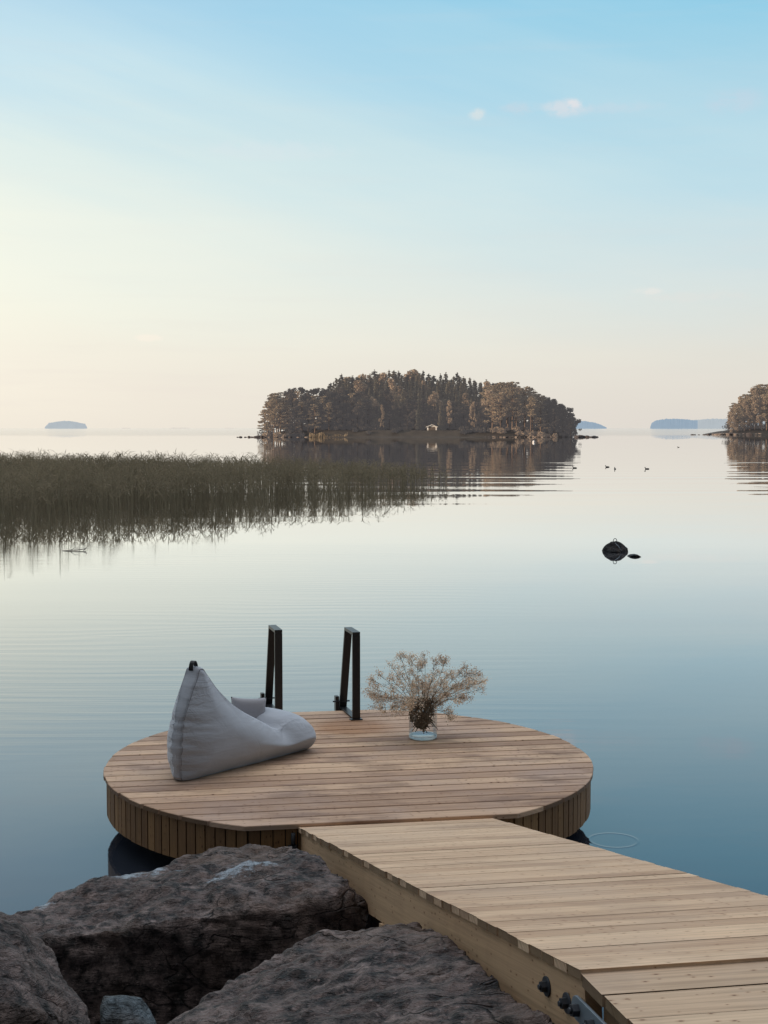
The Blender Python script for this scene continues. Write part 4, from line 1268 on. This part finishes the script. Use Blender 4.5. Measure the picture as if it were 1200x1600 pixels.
def make_leafy(seed, mat, low, wid, trunk_mat):
    g = np.random.default_rng(seed); pts = []
    limbs = []
    n = 34
    for k in range(n):
        z = low + (9.6 - low) * g.random() ** 0.85
        f = (z - low) / (10 - low)
        R = wid * math.sin(PI * min(1, (0.12 + 0.88 * f)) ** 0.75) ** 0.8 * g.uniform(0.35, 1.0)
        an = g.uniform(0, 2 * PI); p = np.array([R * math.cos(an), R * math.sin(an), z])
        r = g.uniform(0.45, 0.85)
        kk = int(62 * (r / .7) ** 2)
        pts.append(p + rand_dirs(kk, g) * (g.random(kk) ** 0.4)[:, None] * np.array([r, r, r * 0.95]))
        if k % 2 == 0: limbs.append(((0, 0, z - 0.8), tuple(p), 0.04))
    V, Fa = leaf_cloud(np.concatenate(pts), 0.32, g)
    return dict(crown=mesh_only('crown', V, Fa, mat), trunk=trunk_mesh(8.8, 0.13, trunk_mat, 0.008, limbs))
for i in range(4): proto_tree('spruce_tree', i, make_spruce(100 + i, (0.85, 1.0, 1.15, 0.75)[i]))
for i in range(5): proto_tree('pine_tree', i, make_pine(200 + i, (3.2, 4.2, 2.0, 5.0, 1.4)[i], 0.02))
for i in range(4): proto_tree('birch_tree', i, make_leafy(300 + i, M['birch'], (1.2, 1.8, 0.8, 1.5)[i], (1.9, 1.6, 2.3, 1.35)[i], M['trunk_dark']))
for i in range(3): proto_tree('leafy_tree', i, make_leafy(400 + i, M['shade_toned_leaf'], 0.3, (2.5, 2.9, 2.2)[i], M['trunk_dark']))
TR = random.Random(99)
def plant(kind, x, y, z, h, label, group, wide=1.0, pick=None):
    pr = PROTO[kind][pick] if pick is not None else TR.choice(PROTO[kind]); s = h / 10.0
    root = empty(kind, (x, y, z), TR.uniform(0, 2 * PI)); wv = wide * TR.uniform(0.9, 1.12)
    root.scale = (s * wv, s * wv, s)
    for nm in ('trunk', 'crown'):
        o = bpy.data.objects.new(nm, pr[nm]); C.objects.link(o); o.parent = root
    tag(root, label, 'tree', group)
    return root

# main island ----------------------------------------------------------------
ID = 384.0                                  # distance of its near shore
IX0, IX1 = x_at(404, 388), x_at(908, 388)
def island_z(x, y):
    u = (x - (IX0 + IX1) / 2) / ((IX1 - IX0) / 2); v = (y - 406.0) / 26.0
    r = u * u * (0.75 + 0.25 * abs(u)) + v * v * abs(v) ** 0.5
    z = 5.2 * max(0, 1 - r) ** 0.8 if r < 1 else -0.8 * (r - 1) * 4
    lip = min(1.0, max(0.0, (y - 382.5) / 5.0)); front = min(1.0, max(0.0, (y - 393.0) / 22.0))
    z = min(z, 0.15 + 1.9 * lip * lip * (3 - 2 * lip) + 3.2 * front) if r < 1 else z
    return z + 0.12 * noise.noise((x * 0.3, y * 0.3, 0)) - 0.02
terrain('island', IX0 - 8, IX1 + 8, 376, 436, 130, 70, lambda x, y: max(-1.5, island_z(x, y)), M['island_soil'])
def interp(px, tab):
    return float(np.interp(px, [a for a, b in tab], [b for a, b in tab]))
T_BACK = [(505, 606), (512, 598), (525, 588), (545, 583), (570, 580), (600, 578), (640, 578), (660, 578), (690, 583), (712, 583), (730, 586), (745, 592), (770, 592), (800, 600), (835, 608)]
T_LEFT = [(408, 664), (412, 640), (420, 620), (430, 611), (450, 610), (470, 607), (490, 607), (515, 607), (540, 610), (560, 613), (575, 622), (588, 640), (600, 658)]
T_RIGHT = [(752, 630), (760, 606), (772, 600), (785, 596), (800, 598), (815, 602), (830, 607), (845, 613), (860, 620), (872, 627), (884, 632), (893, 640), (900, 652), (905, 668)]
def tree_at(kind, px, top, d, label, group, wide=1.0, pick=None):
    x = x_at(px, d); z = max(0.1, island_z(x, d)) - 0.1; h = at_y(px, top, d).z - z
    if h < 1.5: return
    plant(kind, x, d, z, h, label, group, wide, pick)
J_ = lambda a: TR.uniform(-a, a)
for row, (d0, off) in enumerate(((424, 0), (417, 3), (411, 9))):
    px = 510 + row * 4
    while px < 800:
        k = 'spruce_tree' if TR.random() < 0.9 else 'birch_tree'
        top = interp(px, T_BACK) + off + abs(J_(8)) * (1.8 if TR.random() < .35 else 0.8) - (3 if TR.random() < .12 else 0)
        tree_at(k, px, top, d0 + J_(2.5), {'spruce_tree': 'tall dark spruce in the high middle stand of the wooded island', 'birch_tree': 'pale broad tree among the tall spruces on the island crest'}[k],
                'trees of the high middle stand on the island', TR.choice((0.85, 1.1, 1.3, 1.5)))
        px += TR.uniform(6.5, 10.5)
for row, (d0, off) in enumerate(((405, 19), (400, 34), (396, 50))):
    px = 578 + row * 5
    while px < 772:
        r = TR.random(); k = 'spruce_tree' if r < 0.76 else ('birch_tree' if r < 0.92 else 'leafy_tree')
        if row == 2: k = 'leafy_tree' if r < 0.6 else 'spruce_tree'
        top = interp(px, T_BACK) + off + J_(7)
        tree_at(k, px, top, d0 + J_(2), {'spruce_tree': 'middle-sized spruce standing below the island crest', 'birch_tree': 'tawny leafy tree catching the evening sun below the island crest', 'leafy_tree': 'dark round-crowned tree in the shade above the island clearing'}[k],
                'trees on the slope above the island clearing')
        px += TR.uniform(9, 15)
for row, (d0, off) in enumerate(((402, 0), (397, 3), (392, 9), (388.5, 22))):
    px = 413 + row * 5
    while px < 592 - row * 6:
        r = TR.random()
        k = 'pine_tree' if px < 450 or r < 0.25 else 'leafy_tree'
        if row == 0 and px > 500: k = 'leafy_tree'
        top = interp(px, T_LEFT) + off + J_(4)
        tree_at(k, px, top, d0 + J_(1.2), {'pine_tree': 'gnarled brown pine at the left end of the wooded island', 'leafy_tree': 'dark dense tree in the left grove of the wooded island'}[k],
                'trees of the left grove on the island', 1.15, TR.choice((2, 4)) if k == 'pine_tree' else None)
        px += TR.uniform(9, 14)
for row, (d0, off) in enumerate(((410, 5), (404, 0), (398, 2), (393, 7), (388.5, 16))):
    px = 757 + row * 3
    while px < 902 - row * 2:
        r = TR.random()
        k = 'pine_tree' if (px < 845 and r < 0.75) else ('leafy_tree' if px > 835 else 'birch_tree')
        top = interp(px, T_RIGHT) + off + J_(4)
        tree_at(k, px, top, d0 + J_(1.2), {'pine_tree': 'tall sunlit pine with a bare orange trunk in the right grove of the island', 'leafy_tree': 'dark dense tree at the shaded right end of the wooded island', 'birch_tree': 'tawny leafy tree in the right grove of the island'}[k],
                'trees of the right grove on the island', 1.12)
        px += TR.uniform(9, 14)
# pines with long bare trunks in front, and young trees on the clearing
for px, top, h0 in ((782, 612, 0), (800, 604, 0), (829, 618, 0)):
    tree_at('pine_tree', px, top, 386.5, 'slender pine with a long bare trunk at the front of the right grove', 'slender pines at the front of the right grove', 0.8)
for px, top, lab in ((688, 628, 'young conical spruce just right of the white boathouse'), (693, 630, 'second young spruce right of the white boathouse'), (702, 625, 'sunlit young birch right of the two small spruces near the boathouse'),
                     (739, 627, 'pale young birch standing alone at the right edge of the clearing'), (655, 605, 'slim tall spruce left of the white boathouse'), (597, 632, 'small tawny tree at the left edge of the clearing')):
    tree_at('birch_tree' if 'birch' in lab or 'tawny' in lab else 'spruce_tree', px, top, 389.5, lab, None, 0.62)

# dark young growth closing the back of the clearing
for row, (d0, t0) in enumerate(((395, 632), (392, 645))):
    px = 574 + 4 * row
    while px < 768:
        tree_at('leafy_tree' if TR.random() < .55 else 'spruce_tree', px, t0 + J_(9), d0 + J_(.8), 'low dark tree in the shade at the back of the island clearing', 'low trees behind the clearing', 1.5)
        px += TR.uniform(8, 12)

# boathouse
def boathouse():
    d = 387.6; x = x_at(675, d); z = island_z(x, d) - 0.05
    root = tag(empty('boathouse', (x, d, z)), 'small white gabled boathouse on the island clearing', 'boathouse')
    wm = simple_mat('white_paint', (0.80, 0.77, 0.72), 0.6, 0.05, 2); br = simple_mat('brown_boards', (0.15, 0.125, 0.112), 0.8, 0.25, 3)
    W, H, D = 2.8, 1.0, 3.0
    mb = MB(); mb.box((-W / 2 + .15, 0.1, -0.5), (W - .3, 0, 0), (0, D - .2, 0), (0, 0, H + 0.5)); mb.build('wall', br, root)
    mb = MB(); mb.prism([(-W / 2 + .05, H), (W / 2 - .05, H), (0, H + 0.5)], 0.02, 0.10, (1, 0), None, .5, 0, lambda a, b, c: Vector((a, c, b)))
    mb.build('gable', wm, root)
    for sx in (-1, 1):
        mb = MB(); mb.box((sx * (W / 2 - .2) - .2, -0.02, -0.5), (.40, 0, 0), (0, .2, 0), (0, 0, H + .5)); mb.build('corner_post', wm, root)
        mb = MB(); a = Vector((sx * (W / 2 + .3), -0.3, H - 0.12)); b = Vector((0, -0.3, H + 0.54)); e = (b - a); nrm = Vector((e.z * -sx, 0, abs(e.x))).normalized() * .2
        bx = [a, b, Vector((0, D + .3, 0)), nrm]
        o, ex, ey, ez = a, e, Vector((0, D + .6, 0)), nrm
        if ex.cross(ey).dot(ez) < 0: o, ex = o + ex, -ex
        mb.box(o, ex, ey, ez); mb.build('roof', wm, root)
    mb = MB(); mb.box((-.9, 0.03, -.4), (1.8, 0, 0), (0, .05, 0), (0, 0, H + .15)); o = mb.build('boat_door', br, root)
boathouse()

# straw reeds at the shore of the island
def straw():
    n = 1500; g = np.random.default_rng(5)
    px = g.uniform(484, 542, n); d = 383.2 + g.random(n) * 4.0
    x = (px - CX) / F * d; h = g.uniform(0.5, 1.5, n) * (0.75 + 0.45 * np.sin(px * 0.21) * np.sin(px * 0.083))
    a = g.uniform(0, PI, n); w = np.stack([np.cos(a) * 0.06, np.sin(a) * 0.06, a * 0], 1)
    b = np.stack([x, d, a * 0 - .1], 1); t_ = b + np.stack([g.normal(0, .15, n), g.normal(0, .15, n), h], 1)
    V = np.stack([b - w, b + w, t_ + w * .4, t_ - w * .4], 1).reshape(-1, 3)
    tag(mesh_obj('straw_reeds', V, np.arange(4 * n).reshape(-1, 4), M['straw']), 'pale straw-coloured reeds along the left shore of the island', 'reeds', kind='stuff')
straw()
# undergrowth along the shore of the island
def bush(px, d, h, mat, label, group, w=1.0):
    g = np.random.default_rng(int(px * 7)); k = 170
    c = rand_dirs(k, g) * (g.random(k) ** .4)[:, None] * np.array([h * .9 * w, h * .8, h * .6]) + np.array([0, 0, h * .45])
    V, Fa = leaf_cloud(c, 0.42, g)
    x = x_at(px, d); o = mesh_obj('bush', V, Fa, M[mat]); o.location = (x, d, max(0.05, island_z(x, d) if d < 450 else 1.6))
    tag(o, label, 'bush', group)
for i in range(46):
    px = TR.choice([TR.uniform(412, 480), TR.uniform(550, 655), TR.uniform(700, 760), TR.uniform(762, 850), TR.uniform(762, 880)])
    m_ = 'birch' if px > 760 or px < 450 else 'shade_toned_leaf'  # paler leaves on the lit shore, darker on the shaded: light put into colour
    bush(px, TR.uniform(384.5, 387.5), TR.uniform(0.7, 1.5), m_, {'birch': 'low tawny bush along the sunlit shore of the island', 'shade_toned_leaf': 'low dark bush along the shaded shore of the island'}[m_], 'bushes along the island shore')

for i in range(44):
    px = TR.uniform(412, 590) if i % 2 else TR.uniform(762, 898)
    d = TR.uniform(390, 401)
    bush(px, d, TR.uniform(1.6, 2.6), 'shade_toned_leaf', 'dark undergrowth between the trunks of the wooded island', 'undergrowth between the trunks', 1.2)
for i in range(26):
    px = 1141 + i * 4.2; d = TR.uniform(528, 548)
    bush(px, d, TR.uniform(2.2, 3.6), 'shade_toned_leaf', 'dark undergrowth between the pines of the right-hand point', 'undergrowth on the right-hand point', 1.5)

# shore rocks -----------------------------------------------------------------
def rock_mesh(seed):
    g = random.Random(seed); bm = bmesh.new()
    bmesh.ops.create_icosphere(bm, subdivisions=2, radius=1.0)
    for v in bm.verts:
        v.co += v.co.normalized() * (0.38 * noise.noise(v.co * 1.4 + Vector((seed * 9.1, 0, 0))))
        v.co.z *= 0.62
    me = bpy.data.meshes.new('shore_rock'); bm.to_mesh(me); bm.free(); return me
RM = [rock_mesh(i) for i in range(4)]; RMD = [m_.copy() for m_ in RM]
for m_ in RM: m_.materials.append(M['rock_shore'])
for m_ in RMD: m_.materials.append(M['rock_dark'])
def shore_rock(px, d, s, dark, label, group, z=0.0, flat=1.0):
    o = bpy.data.objects.new('shore_rock', TR.choice(RMD if dark else RM)); C.objects.link(o)
    o.location = (x_at(px, d), d, z); o.scale = (s * TR.uniform(.9, 1.4), s, s * flat * TR.uniform(.7, 1.1)); o.rotation_euler = (0, 0, TR.uniform(0, 6.28))
    tag(o, label, 'rock', group)
for px, s in ((371, .35), (376, .5), (383, .45), (389, .6), (394, .55), (399, .7), (404, .9), (409, .8)):
    shore_rock(px, 384 + J_(1.5), s, True, 'low dark rock of the spit off the left end of the island', 'rocks of the left spit')
for px, s in ((903, 1.0), (908, .9), (913, .95), (918, .7), (923, .5), (928, .75), (932, .6)):
    shore_rock(px, 385 + J_(1.5), s, True, 'dark rock of the spit off the right end of the island', 'rocks of the right spit', 0, 1.2)
for k in range(20):
    px = 760 + k * 5.3 + J_(2)
    shore_rock(px, 382.8 + J_(.6), TR.uniform(.35, .95), TR.random() < .35, 'rock on the sunlit shore below the right grove of the island', 'rocks below the right grove')
for k in range(9):
    px = 415 + k * 8 + J_(3)
    shore_rock(px, 383 + J_(.6), TR.uniform(.3, .7), TR.random() < .6, 'small rock on the shore below the left grove of the island', 'rocks below the left grove')
for k in range(7):
    shore_rock(625 + k * 18 + J_(5), 382.8, TR.uniform(.3, .6), TR.random() < .6, 'small rock on the shore of the island clearing', 'rocks below the clearing')

# right-hand island --------------------------------------------------------------
RD = 520.0
RX0 = x_at(1134, RD)
def right_z(x, y):
    u = (x - RX0) / 14.0; v = abs(y - 546) / 30.0
    f = max(0, min(1, u)) * max(0, 1 - v ** 2.5); far = max(0, min(1, (190 - x) / 20))
    return -0.7 + 3.2 * (f * far) ** 0.6 + 0.15 * noise.noise((x * .2, y * .2, 5))
terrain('headland', RX0 - 3, 195, 513, 580, 60, 50, right_z, M['island_soil'])
T_FAR = [(1132, 666), (1138, 648), (1144, 632), (1152, 622), (1160, 615), (1172, 607), (1185, 603), (1195, 600), (1205, 598), (1230, 592), (1300, 588)]
for row, (d0, off) in enumerate(((552, 0), (544, 2), (536, 6), (528, 16))):
    px = 1139 + row * 2
    while px < 1290:
        k = 'pine_tree' if TR.random() < 0.75 else 'birch_tree'
        d = d0 + J_(2); x = x_at(px, d); z = max(.1, right_z(x, d)) - .1; h = at_y(px, interp(px, T_FAR) + off + J_(5), d).z - z
        if h > 2: plant(k, x, d, z, h, {'pine_tree': 'brown pine on the wooded point at the right edge of the picture', 'birch_tree': 'leafy tree among the pines on the wooded point at the right edge'}[k], 'trees on the right-hand point', 1.1)
        px += TR.uniform(7, 12)
for px, s, lab in ((1083, .9, 'outermost flat dark rock of the reef off the right-hand point'), (1092, .5, 'smallest rock of the reef off the right-hand point'), (1101, .9, 'third dark rock of the reef off the right-hand point')):
    shore_rock(px, 521, s, True, lab, None, 0, .8)
for px in (1108, 1114, 1119, 1124, 1129, 1133, 1138, 1143, 1149, 1156, 1163, 1171, 1180, 1188, 1196):
    shore_rock(px, 519.5 + J_(1), TR.uniform(.7, 1.35), TR.random() < .25, 'pale rock along the shore of the right-hand point', 'rocks along the right-hand point', 0.1)

# far islands ---------------------------------------------------------------------
def far_island(name, d, prof, depth, mat, seed, label, bump=1.0):
    vs, fs = [], []
    px0, px1 = prof[0][0], prof[-1][0]; n = int((px1 - px0) * 2.2); rows = 7
    for i in range(n + 1):
        px = px0 + (px1 - px0) * i / n
        top = at_y(px, interp(px, prof), d).z
        jag = bump * d / F * (0.9 * noise.noise((px * .33, seed, 0)) + .7 * noise.noise((px * .9, seed, 4)))
        top = max(0.2, -0.5 + top + (jag if top > 3 * d / F else 0))
        for j in range(rows):
            q = j / (rows - 1); hz = math.sin(PI * (q * .92 + .04)) ** 0.22 if 0 < j < rows - 1 else 0
            dy = -depth / 2 + depth * q
            vs.append((x_at(px, d) * (1 + dy / d), d + dy, (top if hz else -1.0) * (hz if hz else 1) * (1 + 0.10 * noise.noise((px * .5, j * 1.3, seed)))))
    for i in range(n):
        for j in range(rows - 1):
            a = i * rows + j; fs.append((a, a + rows, a + rows + 1, a + 1))
    return tag(mesh_obj(name, vs, fs, mat), kind='structure', label=label)
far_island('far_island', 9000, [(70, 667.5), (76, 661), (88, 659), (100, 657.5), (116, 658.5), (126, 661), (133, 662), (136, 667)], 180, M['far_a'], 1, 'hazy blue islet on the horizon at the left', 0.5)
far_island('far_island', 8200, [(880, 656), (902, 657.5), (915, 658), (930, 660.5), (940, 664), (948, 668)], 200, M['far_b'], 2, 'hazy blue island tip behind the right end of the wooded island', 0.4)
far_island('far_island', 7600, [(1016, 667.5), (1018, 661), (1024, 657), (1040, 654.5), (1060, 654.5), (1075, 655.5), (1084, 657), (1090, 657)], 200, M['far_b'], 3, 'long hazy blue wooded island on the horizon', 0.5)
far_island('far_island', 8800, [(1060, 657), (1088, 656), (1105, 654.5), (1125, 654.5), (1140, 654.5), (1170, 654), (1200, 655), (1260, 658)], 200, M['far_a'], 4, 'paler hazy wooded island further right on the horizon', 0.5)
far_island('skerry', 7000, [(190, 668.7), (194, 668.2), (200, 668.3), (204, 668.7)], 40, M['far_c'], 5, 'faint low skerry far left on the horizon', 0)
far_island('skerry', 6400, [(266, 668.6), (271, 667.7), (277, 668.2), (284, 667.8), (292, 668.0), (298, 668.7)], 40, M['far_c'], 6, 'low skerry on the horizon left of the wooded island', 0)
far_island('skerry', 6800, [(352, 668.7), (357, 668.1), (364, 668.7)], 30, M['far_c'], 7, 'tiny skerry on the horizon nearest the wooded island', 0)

# ducks and a buoy -------------------------------------------------------------------
def duck_mesh():
    path = [(-.20, .075, .012), (-.17, .065, .035), (-.10, .045, .075), (0, .035, .092), (.09, .045, .080), (.135, .085, .048), (.15, .14, .030), (.158, .185, .034), (.178, .208, .036), (.205, .205, .024), (.232, .196, .012), (.255, .192, .006)]
    mb = MB(); mb.tube([(a, 0, b) for a, b, r in path], [r for a, b, r in path], 10)
    m = simple_mat('duck_plumage', (0.035, 0.030, 0.028), 0.7, 0.5, 14)
    o = mb.build('duck', m); C.objects.unlink(o); me = o.data; bpy.data.objects.remove(o); return me
DM = duck_mesh()
for px, py, rz, lab in ((898, 731.5, PI * .97, 'dark duck swimming leftmost in the row, nearest the wooded island'), (949, 730, PI * 1.05, 'dark duck swimming second from the left in the row'),
                        (961, 733, PI * .5, 'dark duck seen end-on, nearest to the camera in the row'), (1011, 733, PI * .94, 'dark duck swimming last on the right of the row'),
                        (1060, 699, PI * .9, 'small far duck swimming alone near the right-hand point')):
    o = bpy.data.objects.new('duck', DM); C.objects.link(o)
    o.location = on_z(px, py, 0); o.location.z = -0.01; o.rotation_euler = (0, 0, rz); o.scale = (0.72, 0.72, 0.60)
    tag(o, lab, 'duck', 'ducks swimming on the lake')
def buoy():
    p = on_z(834, 691.5, 0); mb = MB()
    mb.tube([p + Vector((0, 0, a)) for a in (-.2, -.05, .1, .25, .36, .4)], [.1, .2, .24, .2, .08, .03], 12)
    tag(mb.build('buoy', simple_mat('white_plastic', (.75, .73, .70), .5, .05)), 'tiny white buoy floating in front of the right grove of the island', 'buoy')
buoy()

# ------------------------------------------------------------------ render settings
scene.view_settings.view_transform = 'Standard'; scene.view_settings.look = 'None'
scene.view_settings.exposure = 0.0; scene.view_settings.gamma = 1.0
scene.cycles.max_bounces = 6; scene.cycles.transmission_bounces = 8; scene.cycles.transparent_max_bounces = 8
scene.cycles.use_denoising = True
